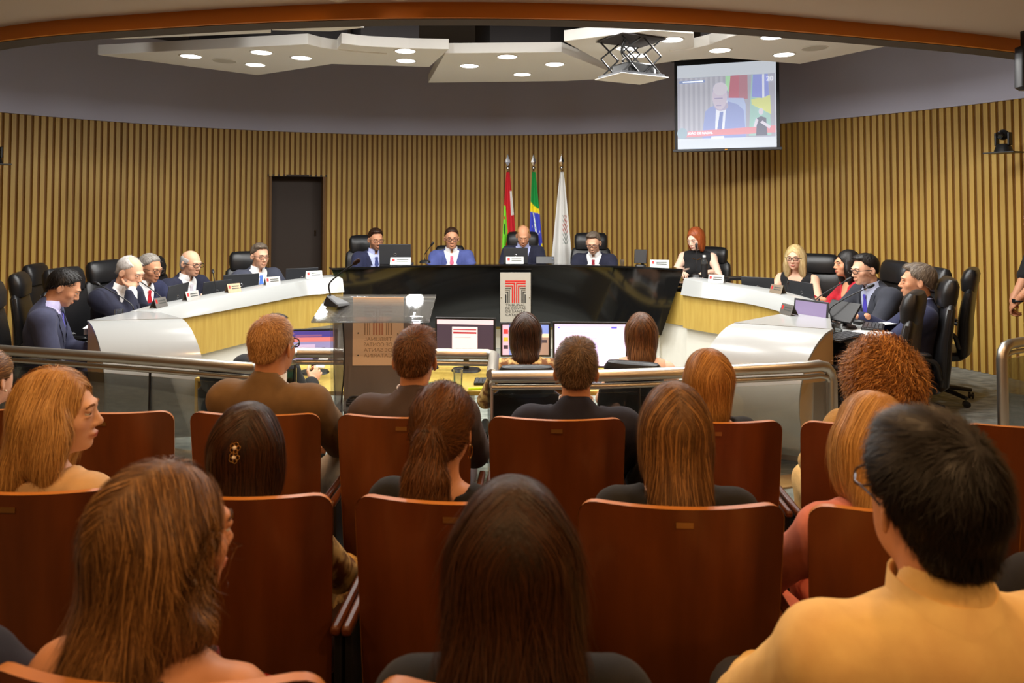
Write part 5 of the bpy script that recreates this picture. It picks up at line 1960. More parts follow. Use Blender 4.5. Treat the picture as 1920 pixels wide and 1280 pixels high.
def make_strands(Hf, v, f, hair, m, parent, hc, Hr, seed):
    r = np.random.default_rng(seed)
    n = hair['n']
    segs = hair.get('segs', 7)
    tri = v[f]
    area = np.linalg.norm(np.cross(tri[:, 1] - tri[:, 0], tri[:, 3] - tri[:, 0]), axis=1)
    pick = r.choice(len(f), n, p=area / area.sum())
    w = r.dirichlet((1, 1, 1, 1), n)
    P = (tri[pick] * w[..., None]).sum(1)
    L = hair.get('L', 0.10) * r.uniform(0.55, 1.25, n)
    wid = hair.get('wid', 0.0022) * r.uniform(0.6, 1.4, n)
    lift = r.uniform(0.0005, hair.get('lift', 0.004), n)
    ph = r.uniform(0, 6.28, n)
    fq = r.uniform(0.7, 1.3, n) * hair.get('freq', 1.0)
    amp = hair.get('curl', 0.0) * r.uniform(0.5, 1.3, n)
    flow = hair.get('flow', 'down')
    wh = hc + Hr @ np.array(hair.get('whorl', (0.01, -0.075, 0.085)))
    ms = hair.get('messy', 0.12)
    lr = (P - hc) @ Hr
    sway = np.stack([wob(lr, 38, seed + 11 + i) for i in range(3)], -1) * ms * 1.6 + r.normal(0, ms * 0.35, (n, 3))
    path, nrm = [], []
    zmin = v[:, 2].min() + 0.002
    grav = np.array(hair.get('grav', (0, 0, -1.0)), float)
    for s in range(segs + 1):
        d0, g = fgrad(Hf, P)
        P = P - np.clip(d0 - lift * (0.4 + 0.6 * s / segs), -0.02, 0.02)[:, None] * g
        P[:, 2] = np.maximum(P[:, 2], zmin)
        path.append(P)
        nrm.append(g)
        if flow == 'pony':
            tie = hc + Hr @ np.array([0, -0.128, 0.018])
            cap_ = (((P - hc) @ Hr)[:, 1] > -0.116)[:, None]
            d = tie - P
            d = np.where(cap_, d / (np.linalg.norm(d, axis=1, keepdims=True) + 1e-6), np.array([0, 0, -1.0]))
        elif flow == 'whorl':
            d = P - wh
            d = d / (np.linalg.norm(d, axis=1, keepdims=True) + 1e-6)
            d = d + np.array([0, 0, -0.25])
        else:
            d = np.tile(grav, (n, 1))
            rad = P - hc
            rad[:, 2] = 0
            top = np.clip((P[:, 2] - hc[2] - 0.03) / 0.06, 0, 1)[:, None]
            part = hair.get('part')
            if part is not None:
                side = np.sign(((P - hc) @ Hr)[:, 0] - part)[:, None]
                d = d + top * side * (Hr @ np.array([1.0, 0, 0])) * 1.2
            d = d + top * rad / (np.linalg.norm(rad, axis=1, keepdims=True) + 1e-6) * 0.6
        d = d + sway
        d = d - g * (d * g).sum(1, keepdims=True)
        d = d / (np.linalg.norm(d, axis=1, keepdims=True) + 1e-6)
        P = P + d * (L / segs)[:, None]
    path, nrm = np.array(path), np.array(nrm)        # segs+1, n, 3
    tan = np.gradient(path, axis=0)
    tan /= np.linalg.norm(tan, axis=-1, keepdims=True) + 1e-9
    side = np.cross(tan, nrm)
    side /= np.linalg.norm(side, axis=-1, keepdims=True) + 1e-9
    t = np.linspace(0, 1, segs + 1)[:, None]
    if hair.get('curl'):
        a = ph + fq * t * 6.28
        path = path + side * (np.sin(a) * amp)[..., None] + nrm * ((np.cos(a) * amp + amp) * 0.9)[..., None]
    tip = hair.get('fly', 0.004) * r.normal(0, 1, n)
    path = path + nrm * (np.abs(tip) * t ** 2)[..., None] + side * (tip * t ** 2)[..., None]
    prof = np.clip(np.sin(np.clip(t * 0.93 + 0.10, 0, 1) * math.pi) ** 0.5, 0.12, 1)
    wv = side * (prof * wid / 2)[..., None]
    A, Bv = path - wv, path + wv
    V = np.stack([A, Bv], 2).transpose(1, 0, 2, 3).reshape(-1, 3)      # n, segs+1, 2
    base = (np.arange(n) * (segs + 1) * 2)[:, None]
    k = (np.arange(segs) * 2)[None]
    F = np.stack([base + k, base + k + 1, base + k + 3, base + k + 2], -1).reshape(-1, 4)
    so = npmesh('hair_strands', V, F, m, parent)
    so['kind'] = 'stuff'
    return so

# ------------------------------------------------------------------ executive chairs
def exec_chair():
    t = thing('executive_chair', 'black leather executive chair', 'chair', (0, 0, 0), 0, 'black leather executive chairs')
    obj('seat', MB().loft([((0, 0.02, 0.37), 0.20, 0.20, 0), ((0, 0.02, 0.385), 0.245, 0.24, 0), ((0, 0.02, 0.43), 0.255, 0.25, 0), ((0, 0.02, 0.455), 0.235, 0.235, 0), ((0, 0.02, 0.462), 0.15, 0.15, 0)], 28, 3.6), LEATHER, t)
    rings = []
    for z, y, hw_, hd_ in ((0.40, -0.20, 0.18, 0.03), (0.44, -0.215, 0.225, 0.05), (0.58, -0.225, 0.24, 0.055), (0.74, -0.235, 0.245, 0.052), (0.88, -0.255, 0.240, 0.046), (0.97, -0.272, 0.225, 0.040), (1.00, -0.28, 0.19, 0.022)):
        rings.append(((0, y, z), hw_, hd_, R(8)))
    b = obj('backrest', MB().loft(rings, 28, 3.4), LEATHER, t)
    for sx in (-1, 1):
        obj('piping', MB().tube([(sx * hw_ * 0.98, y - 0.01, z) for (_, y, z), hw_, hd_, _ in rings[1:-1]], 0.007, 6), LEATHER, b)
    obj('headrest', MB().loft([((0, -0.265, 0.955), 0.16, 0.03, R(10)), ((0, -0.260, 0.975), 0.185, 0.055, R(10)), ((0, -0.268, 1.06), 0.195, 0.066, R(10)), ((0, -0.285, 1.13), 0.19, 0.058, R(10)), ((0, -0.295, 1.165), 0.165, 0.035, R(10)), ((0, -0.298, 1.172), 0.11, 0.015, R(10))], 28, 3.2), LEATHER, t)
    for sx in (-1, 1):
        a = obj('armrest', MB().tube(spline([(sx * 0.25, -0.20, 0.50), (sx * 0.285, -0.16, 0.62), (sx * 0.29, 0.0, 0.645), (sx * 0.29, 0.16, 0.64), (sx * 0.285, 0.20, 0.58), (sx * 0.25, 0.14, 0.44)], 22), 0.019, 10), BLACKPL, t)
        obj('pad', MB().loft([((sx * 0.29, 0.02, 0.648), 0.024, 0.15, 0), ((sx * 0.29, 0.02, 0.665), 0.034, 0.17, 0), ((sx * 0.29, 0.02, 0.678), 0.026, 0.155, 0)], 18, 3), LEATHER, a)
    obj('gas_post', MB().lathe([(0.03, 0.09), (0.03, 0.22), (0.02, 0.22), (0.02, 0.38)], 14), BLACKPL, t)
    for i in range(5):
        a = 2 * math.pi * i / 5 + 0.3
        c, s = math.cos(a), math.sin(a)
        obj('base_leg', MB().tube([(c * 0.02, s * 0.02, 0.105), (c * 0.16, s * 0.16, 0.095), (c * 0.30, s * 0.30, 0.075)], [0.026, 0.022, 0.017], 8), BLACKPL, t)
        k_ = obj('caster', MB().lathe([(0.001, -0.024), (0.028, -0.02), (0.028, -0.004), (0.012, -0.003), (0.012, 0.003), (0.028, 0.004), (0.028, 0.02), (0.001, 0.024)], 14, (c * 0.30, s * 0.30, 0.029), Matrix.Rotation(a + 1.0, 3, 'Z') @ Matrix.Rotation(R(90), 3, 'X')), BLACKPL, t)
    return t


EXEC = exec_chair()
_used = [False]


def chair_at(label, x, y, yaw, z=0.0, s=1.0):
    if not _used[0]:
        _used[0] = True
        c = EXEC
        c['label'] = label
        c.location = (x, y, z)
        c.rotation_euler = (0, 0, R(yaw))
    else:
        c = copy_tree(EXEC, None, label, (x, y, z), R(yaw))
    c.scale = (s, s, s)
    return c


def chair_for(p, label, z=0.0, dyaw=0.0, back=0.03, s=1.0):
    yaw = math.degrees(p.rotation_euler[2]) + dyaw
    d = Vector((-math.sin(R(yaw)), math.cos(R(yaw)), 0))
    q = p.location - d * back
    return chair_at(label, q.x, q.y, yaw, z, s)


# ------------------------------------------------------------------ cloth and hair colours
NAVY = cloth('navy', (30, 34, 62))
NAVY2 = cloth('navy_dark', (24, 26, 46))
BLUE = cloth('blue_suit', (66, 76, 132))
CHAR = cloth('charcoal', (54, 58, 72))
CHARD = cloth('charcoal_dark', (38, 41, 50))
SLATE = cloth('slate_blue', (50, 53, 76))
BROWN = cloth('brown_suit', (112, 88, 58))
GREYB = cloth('grey_brown_suit', (74, 62, 62))
BLACKC = cloth('black', (16, 16, 18))
SHW = cloth('white_shirt', (226, 226, 226), 0.8)
SHB = cloth('pale_blue_shirt', (176, 184, 226), 0.8)
SHL = cloth('lilac_shirt', (186, 184, 226), 0.8)
SHG = cloth('grey_blue_shirt', (150, 156, 178), 0.8)
CREAM = cloth('cream_shirt', (236, 196, 128), 0.8, scale=900)
PINKB = cloth('pink_blazer', (206, 124, 104))
BEIGEC = cloth('beige_top', (206, 172, 128))
KNIT = cloth('yellow_knit', (226, 186, 116), 0.9, (190, 146, 84), 0.9, 260)
REDC = cloth('red_lace', (196, 26, 44), 0.8, (150, 14, 30), 0.8, 160)
FLOR = mat('floral_blouse', rgb(224, 188, 118), 0.8, var=((22, 22, 22), rgb(120, 74, 34), 0.42))
DRED = mat('dark_red_print', rgb(30, 14, 12), 0.8, var=((30, 30, 30), rgb(150, 30, 20), 0.46))
TIE = lambda n, c: cloth('tie_' + n, c, 0.5)
HBLK = hairmat('black', (10, 8, 7), (32, 25, 21))
HDB = hairmat('dark_brown', (26, 16, 10), (84, 50, 26))
HBR = hairmat('brown', (50, 30, 16), (136, 88, 48))
HLB = hairmat('light_brown', (62, 42, 24), (196, 146, 88), (116, 80, 46))
HBL = hairmat('blond', (150, 104, 52), (234, 186, 114))
HBLP = hairmat('pale_blond', (170, 140, 86), (236, 216, 164))
HGB = hairmat('honey', (128, 84, 38), (230, 174, 100))
HGR = hairmat('grey', (110, 104, 98), (184, 178, 170))
HGY = hairmat('grey_brown', (70, 60, 52), (150, 136, 118))
HWH = hairmat('white', (168, 164, 160), (226, 224, 220))
HRED = hairmat('copper', (120, 52, 20), (196, 104, 50))
HCUR = hairmat('curly_copper', (96, 60, 28), (240, 178, 98), (166, 110, 54))
HSB = hairmat('sandy', (128, 84, 42), (226, 178, 116))
HSTR = hairmat('salt_pepper', (52, 40, 30), (150, 120, 88), (92, 70, 50))


def suit(j, s, t=None, **k):
    d = dict(kind='suit', jacket=j, shirt=s, trousers=j, **k)
    if t:
        d['tie'] = t
    return d


# ------------------------------------------------------------------ people at the left desk
MOUTH = {1: ((0.055, 0.30, 1.02), (-0.35, -0.30, 0.85), (0.55, 0.75, 0.2), 58), -1: ((-0.14, 0.34, 0.84), (0.7, 0.7, 0.05), (0, 0, 1), 30)}
p = person('man with black hair and slate blue suit looking down at his lap, far left', (-3.18, 4.95, 1.215), -64, lean=3, head_rot=(0, 30, 0), skin='tan', outfit=suit(SLATE, SHL, TIE('purple', (86, 82, 176)), lapel=True),
           hair=dict(style='short', mat=HBLK, t=0.012, n=1200, L=0.035, flow='whorl', lift=0.010, fly=0.006), hands={1: ((0.10, 0.30, 0.60), (-0.75, 0.55, -0.2), (0, 0.2, 1), 40), -1: ((-0.06, 0.33, 0.62), (0.75, 0.45, -0.3), (0, 0.2, 1), 40)}, brow=(24, 18, 14))
chair_for(p, 'black leather chair of the slate suited man at far left', s=1.0, back=0.02)
p = person('white haired bearded man in navy suit with hand at his mouth', (-3.07, 5.60, 1.26), -98, lean=16, head_rot=(0, 20, 0), skin='light', outfit=suit(NAVY2, SHW, TIE('plum', (70, 50, 76))),
           hair=dict(style='short', mat=HWH, t=0.006, bald=1.0, bald_y=0.05, n=500, L=0.03, flow='whorl'), hands=MOUTH, beard=((206, 202, 198), 0.85), brow=(150, 146, 140))
chair_for(p, 'black leather chair behind the white haired bearded man', back=0.08)
p = person('grey haired man with glasses and red tie at left desk', (-3.25, 6.25, 1.23), -106, lean=10, head_rot=(0, 14, 0), skin='tan', outfit=suit(NAVY, SHW, TIE('red', (176, 24, 36))),
           hair=dict(style='short', mat=HGR, t=0.010, n=500, L=0.03, flow='whorl'), hands='desk', glasses='brown', brow=(90, 80, 72))
chair_for(p, 'black leather chair behind the man with red tie on the left', back=0.05)
p = person('bald man with dark glasses and patterned pale tie at left desk', (-3.09, 6.70, 1.236), -114, lean=8, head_rot=(0, 10, 0), skin='light', outfit=suit(NAVY2, SHW, TIE('pale', (190, 186, 196))),
           hair=dict(style='ring', mat=HWH, n=300, L=0.03, flow='down'), hands='desk', glasses='black', brow=(110, 100, 92))
chair_for(p, 'black leather chair beside the bald man', dyaw=8, back=0.10)
p = person('man in charcoal suit with blue tie left of the doorway', (-2.603, 7.187, 1.27), -134, lean=4, head_rot=(0, 6, 0), skin='light', outfit=suit(CHAR, SHW, TIE('blue', (70, 110, 190))),
           hair=dict(style='full', mat=HGY, t=0.012, n=500, L=0.035, flow='whorl'), hands='desk', glasses='brown', brow=(80, 66, 54))
chair_for(p, 'black leather chair of the man with blue tie by the doorway', dyaw=-14, back=0.10)
chair_at('empty black leather chair second from the left picture edge', -3.82, 5.85, -66, 0, 0.96)
chair_at('empty black leather chair third from the left picture edge', -4.15, 6.50, -78, 0, 0.97)

# ------------------------------------------------------------------ presidency
DZ = 0.10
p = person('bearded man with glasses in navy suit left on the presidency', (-1.582, 8.078, 1.39), -152, DZ, lean=3, head_rot=(0, 8, 0), skin='tan', outfit=suit(NAVY, SHB, TIE('navy', (44, 56, 112))),
           hair=dict(style='full', mat=HDB, t=0.014, n=400, L=0.03, flow='whorl'), hands='desk', desk_z=0.89, glasses='brown', beard=((84, 62, 48), 0.65), brow=(50, 36, 26))
chair_for(p, 'black leather chair behind the bearded man', DZ, back=0.05, s=1.03)
p = person('man in bright blue suit with pink tie on the presidency', (-0.707, 8.142, 1.40), -172, DZ, lean=3, head_rot=(0, 5, 0), skin='tan', outfit=suit(BLUE, SHW, TIE('pink', (206, 92, 122))),
           hair=dict(style='short', mat=HDB, t=0.010, line=0.082, n=400, L=0.03, flow='whorl'), hands='desk', desk_z=0.89, glasses='black', brow=(44, 32, 26))
chair_for(p, 'black leather chair behind the man with pink tie', DZ, back=0.04, s=0.92)
p = person('balding man in navy suit reading down, before the flags', (0.136, 8.40, 1.416), 180, DZ, lean=6, head_rot=(0, 22, 0), skin='warm', outfit=suit(NAVY2, SHB, TIE('spotted', (36, 44, 88))),
           hair=dict(style='short', mat=HSB, t=0.004, bald=0.9, bald_y=0.04, n=300, L=0.025, flow='whorl'), hands='desk', desk_z=0.89, brow=(150, 120, 92), gaze=30)
chair_for(p, 'black leather chair behind the balding presiding man', DZ, back=0.07, s=1.05)
p = person('man with glasses and dark red tie looking down, right of the flags', (0.935, 8.0, 1.355), 164, DZ, lean=6, head_rot=(0, 18, 0), skin='light', outfit=suit(NAVY2, SHW, TIE('wine', (132, 18, 36)), pin=True),
           hair=dict(style='full', mat=HGY, t=0.010, n=400, L=0.03, flow='whorl'), hands='desk', desk_z=0.89, glasses='black', beard=((150, 132, 118), 0.35), brow=(70, 58, 48), gaze=30)
chair_for(p, 'black leather chair turned beside the man with dark red tie', DZ, dyaw=16, back=0.16, s=1.05)
p = person('red haired woman in black sleeveless dress with gold necklace', (2.03, 7.70, 1.416), 158, DZ, lean=5, head_rot=(-26, 16, 0), sex='f', skin='pale', outfit=dict(kind='top', shirt=BLACKC, high=True),
           hair=dict(style='bob', mat=HRED, len=0.07, w=0.92, n=900, L=0.09, front=False, face=0.070, part=0.02), hands='desk', desk_z=0.93, brow=(130, 72, 40), gaze=25)
h = HEADS['red haired woman in black sleeveless dress with gold necklace']
obj('necklace', MB().tube([h['tw']((0.070 * math.cos(a), 0.045 + 0.055 * math.sin(a), 0.455 - 0.035 * max(0, math.sin(a)))) for a in np.linspace(0, 2 * math.pi, 31)[:-1]], 0.0045, 6, True), GOLD, p)
chair_for(p, 'black office chair of the red haired woman', DZ, dyaw=-20, back=0.10, s=0.93)

# ------------------------------------------------------------------ people at the right desk
p = person('blonde woman with dark glasses and black sleeveless dress', (2.815, 6.922, 1.27), 140, lean=6, head_rot=(4, 2, 0), sex='f', skin='fair', outfit=dict(kind='top', shirt=BLACKC, scoop=0.13),
           hair=dict(style='long', mat=HBLP, len=0.20, w=0.98, front=True, n=1200, L=0.13, face=0.068, part=0.015), hands='desk', glasses='black', brow=(120, 90, 60))
chair_at('black leather chair turned sideways between the blonde woman and the woman in red', 3.04, 6.98, 150)
p = person('woman with long black hair and red blouse seen in profile', (3.04, 6.33, 1.262), 84, lean=4, head_rot=(6, 0, 0), sex='f', skin='warm', outfit=dict(kind='blouse', shirt=REDC, cuff=0.75, scoop=0.17),
           hair=dict(style='long', mat=HBLK, len=0.24, w=0.98, front=True, n=1000, L=0.14, face=0.068), hands='desk', brow=(30, 22, 18))
chair_for(p, 'black leather chair behind the woman in red', back=0.10, dyaw=10)
p = person('man with glasses in dark suit and blue tie writing at right desk', (2.90, 5.723, 1.27), 98, lean=12, head_rot=(0, 8, 0), skin='light', outfit=suit(CHARD, SHG, TIE('royal', (56, 48, 148))),
           hair=dict(style='full', mat=HBLK, t=0.010, n=500, L=0.03, flow='whorl'), hands='desk', glasses='black', brow=(34, 28, 24))
chair_for(p, 'black leather chair behind the man in dark suit at right desk', dyaw=-10, back=0.12)
p = person('grey brown haired man in profile among the right hand chairs', (2.92, 5.02, 1.25), 64, lean=-9, head_rot=(0, 0, 0), skin='tan', outfit=suit(NAVY, SHB),
           hair=dict(style='full', mat=HGY, t=0.016, n=800, L=0.04, flow='whorl', lift=0.008), hands={1: ((0.16, 0.33, 0.83), (0.2, 0.95, -0.1), (0, 0, 1), 25), -1: ((-0.12, 0.36, 0.60), (0.5, 0.8, -0.1), (0, 0, 1), 30)}, brow=(90, 76, 62))
chair_for(p, 'dark leather chair of the grey brown haired man in profile', back=-0.05)
chair_at('black leather chair nearest the camera at right desk end', 2.36, 4.62, 52, 0, 0.97)
chair_at('empty black leather chair outermost on the right', 3.70, 6.10, 52, 0, 0.98)

# ------------------------------------------------------------------ stenographers in the well
t = thing('office_desk', 'light wood clerks desk in the sunken well', 'desk', (-0.4, 4.95, WZ))
obj('top', MB().prism([(-1.3, -0.34), (1.5, -0.34), (1.5, 0.42), (-1.3, 0.42)], 0.71, 0.74), DESKWOOD, t, bevel=0.003)
for x in (-1.25, 0.1, 1.45):
    obj('leg_panel', MB().box((x, 0.04, 0.355), (0.03, 0.70, 0.71)), DESKWOOD, t)
TZ = WZ + 0.741
t = thing('side_cabinet', 'small open wooden cabinet under the left handrail end', 'cabinet', (-1.93, 4.72, 0.0), R(-8))
obj('top', MB().box((0, 0, 0.545), (0.24, 0.34, 0.022)), DESKWOOD, t, bevel=0.002)
obj('side', MB().box((-0.11, 0, 0.267), (0.02, 0.34, 0.534)), DESKWOOD, t)
obj('side', MB().box((0.11, 0, 0.267), (0.02, 0.34, 0.534)), DESKWOOD, t)
obj('back', MB().box((0, 0.15, 0.267), (0.20, 0.012, 0.534)), DARKCEIL, t)
obj('shelf', MB().box((0, 0, 0.30), (0.20, 0.30, 0.016)), DESKWOOD, t)


def monitor(label, x, y, w_, h_, rz, parts, z=TZ, lift=0.12, name='monitor'):
    t = thing('computer_' + name, label, 'monitor', (x, y, z), rz, 'screens on the clerks desk')
    obj('foot', MB().loft([((0, 0.05, 0), 0.11, 0.08, 0), ((0, 0.05, 0.014), 0.10, 0.07, 0)], 20, 2.6), BLACKPL, t)
    obj('stem', MB().box((0, 0.06, (lift + 0.1) / 2), (0.04, 0.02, lift + 0.1)), BLACKPL, t)
    obj('housing', MB().box((0, 0.02, lift + h_ / 2), (w_ + 0.03, 0.03, h_ + 0.03)), BLACKPL, t, bevel=0.004)
    for nm, (u0, v0, u1, v1), m_, k_ in parts:
        obj(nm, MB().box((w_ * ((u0 + u1) / 2 - 0.5), 0.0035 - 0.0008 * k_, lift + h_ * (1 - (v0 + v1) / 2)), (w_ * (u1 - u0), 0.001, h_ * (v1 - v0))), m_, t, smooth=False)
    return t


def scr(name, c, e=0.9):
    return mat('scr_' + name, rgb(*c), 0.4, emit=(rgb(*c), e))


F_ = (0, 0, 1, 1)
monitor('laptop like screen showing a sunset over water', -1.44, 5.05, 0.31, 0.21, R(6), [('display', F_, scr('dusk', (128, 124, 170)), 0), ('sky', (0, 0, 1, 0.22), scr('dusksky', (66, 56, 128)), 1), ('cloud', (0, 0.20, 1, 0.36), scr('duskcloud', (190, 110, 110)), 1),
        ('cloud', (0.1, 0.12, 0.7, 0.18), scr('duskcloud2', (120, 80, 120)), 2), ('glow', (0.15, 0.45, 0.55, 0.65), scr('duskglow', (176, 160, 196)), 1), ('pier', (0.5, 0.82, 1, 1), scr('pier', (40, 36, 60)), 2), ('pier', (0.62, 0.66, 0.86, 0.84), scr('pier2', (56, 50, 84)), 2), ('pier', (0.70, 0.56, 0.78, 0.68), scr('pier2', (56, 50, 84)), 2)], lift=0.10)
monitor('monitor showing a white form on a dark page', -0.345, 5.12, 0.42, 0.26, R(-6), [('display', F_, scr('darkpage', (62, 50, 62)), 0), ('toolbar', (0, 0, 1, 0.13), scr('toolbar', (216, 188, 196)), 1), ('form', (0.27, 0.2, 0.72, 1), scr('form', (226, 206, 208)), 1),
        ('red_line', (0.29, 0.34, 0.70, 0.39), scr('redline', (150, 40, 50)), 2), ('red_line', (0.29, 0.26, 0.70, 0.29), scr('redline', (150, 40, 50)), 2), ('red_line', (0.29, 0.82, 0.66, 0.86), scr('redline', (150, 40, 50)), 2), ('text_line', (0.31, 0.48, 0.6, 0.50), scr('greyline', (190, 170, 176)), 2)])
monitor('monitor with colourful building picture half hidden by dark hair', 0.10, 5.14, 0.34, 0.22, R(0), [('display', F_, scr('bluesky', (120, 140, 206)), 0), ('icon_column', (0, 0, 0.14, 1), scr('iconcol', (206, 170, 190)), 1), ('icon', (0.02, 0.15, 0.12, 0.30), scr('iconr', (206, 60, 60)), 2),
        ('icon', (0.02, 0.42, 0.12, 0.55), scr('icony', (226, 170, 60)), 2), ('icon', (0.02, 0.68, 0.12, 0.8), scr('icond', (60, 50, 60)), 2), ('roof', (0.74, 0.30, 1, 0.42), scr('roof', (226, 206, 176)), 1), ('facade', (0.70, 0.42, 1, 1), scr('facade', (150, 124, 110)), 1), ('shade', (0.76, 0.5, 0.96, 0.6), scr('shade', (70, 60, 66)), 2)])
monitor('large monitor with a nearly blank lilac white document', 0.565, 5.05, 0.51, 0.30, R(-2), [('display', F_, scr('lilac', (222, 208, 240), 1.0), 0), ('toolbar', (0, 0, 1, 0.06), scr('lilac2', (200, 190, 224)), 1), ('button', (0.80, 0.06, 0.88, 0.10), scr('bluebtn', (96, 96, 220)), 2),
        ('dot', (0.05, 0.07, 0.07, 0.10), scr('bluebtn', (96, 96, 220)), 2), ('selection', (0.43, 0.42, 0.61, 0.75), scr('sel', (196, 190, 240)), 1), ('text_line', (0.25, 0.33, 0.6, 0.345), scr('greyl', (190, 180, 206)), 1), ('text_line', (0.12, 0.20, 0.9, 0.21), scr('greyl', (190, 180, 206)), 1)], lift=0.06)
monitor('small bright screen edge behind the lectern', -0.66, 5.2, 0.16, 0.12, 0, [('display', F_, scr('lilac3', (220, 214, 230)), 0), ('mark', (0.75, 0.2, 0.95, 0.4), scr('iconr', (206, 60, 60)), 1)], lift=0.16)
tumbler('empty drinking glass on the clerks desk', (-0.36, 4.66, TZ), 0.13, 0.033)
t = thing('highlighter_pen', 'yellow green highlighter on the clerks desk', 'pen', (-0.24, 4.64, TZ), R(12))
obj('barrel', MB().tube([(-0.05, 0, 0.008), (0.04, 0, 0.008)], 0.008, 10), mat('highlighter', rgb(200, 230, 30), 0.4, emit=(rgb(200, 230, 30), 0.15)), t)
obj('cap', MB().tube([(0.04, 0, 0.008), (0.07, 0, 0.008)], [0.0085, 0.007], 10), mat('highlighter', rgb(200, 230, 30), 0.4), t)
mouse('black mouse on a green mat on the clerks desk', (-0.60, 4.72, TZ + 0.004), R(20))
tag(obj('mouse_mat', MB().box((-0.58, 4.72, TZ + 0.002), (0.2, 0.18, 0.004), 0.2), mat('mat_green', rgb(90, 150, 100), 0.8)), 'green mouse mat on the clerks desk', 'mouse mat')
keyboard('black keyboard before the dark haired clerk', (-0.05, 4.82, TZ), 0)
keyboard('black keyboard before the clerk with bare arms', (0.60, 4.78, TZ), 0)

LONG = dict(style='long', n=2200, segs=8, wid=0.0030)
p = person('clerk with long dark brown hair at the well desk, back turned', (0.085, 4.45, 0.992), 0, WZ, lean=4, sex='f', skin='light', outfit=dict(kind='blouse', shirt=FLOR, cuff=0.9), hair=dict(LONG, mat=HDB, len=0.17, L=0.14, part=0.0), hands='desk', desk_z=TZ, face=False)
chair_for(p, 'black chair of the dark haired clerk', WZ, s=0.88, back=0.02)
p = person('clerk with long brown hair and bare arms, back turned', (0.824, 4.45, 0.992), -10, WZ, lean=4, sex='f', skin='fair', outfit=dict(kind='top', shirt=cloth('nude_top', (206, 160, 130)), scoop=0.1), hair=dict(LONG, mat=HBR, len=0.19, L=0.14, part=0.0), hands='desk', desk_z=TZ, face=False)
chair_for(p, 'rounded black chair of the clerk with bare arms', WZ, s=0.90, back=0.04, dyaw=-10)
p = person('man in black jacket holding a phone behind the railing', (-1.576, 4.62, 0.95), -25, WZ, lean=8, skin='light', outfit=suit(BLACKC, SHW), hair=dict(style='full', mat=HBLK, t=0.012, n=500, L=0.03, flow='whorl'), hands={1: ((0.17, 0.30, 0.50), (-0.1, 0.8, 0.5), (0.8, 0, 0.5), 45), -1: ((-0.15, 0.30, 0.44), (0.4, 0.9, 0), (0, 0, 1), 30)}, face=False)
chair_for(p, 'black chair of the man holding a phone', WZ, s=0.86, back=0.06)
ph = thing('mobile_phone', 'pale mobile phone in the hand of the man in black jacket', 'phone', (-1.33, 4.93, 0.60), R(-20))
obj('case', MB().box((0, 0, 0), (0.072, 0.012, 0.145), 0, Matrix.Rotation(R(-40), 3, 'X')), PAPER, ph, bevel=0.004)
obj('camera', MB().box((-0.02, -0.035, 0.03), (0.02, 0.006, 0.02), 0, Matrix.Rotation(R(-40), 3, 'X')), BLACKPL, ph)


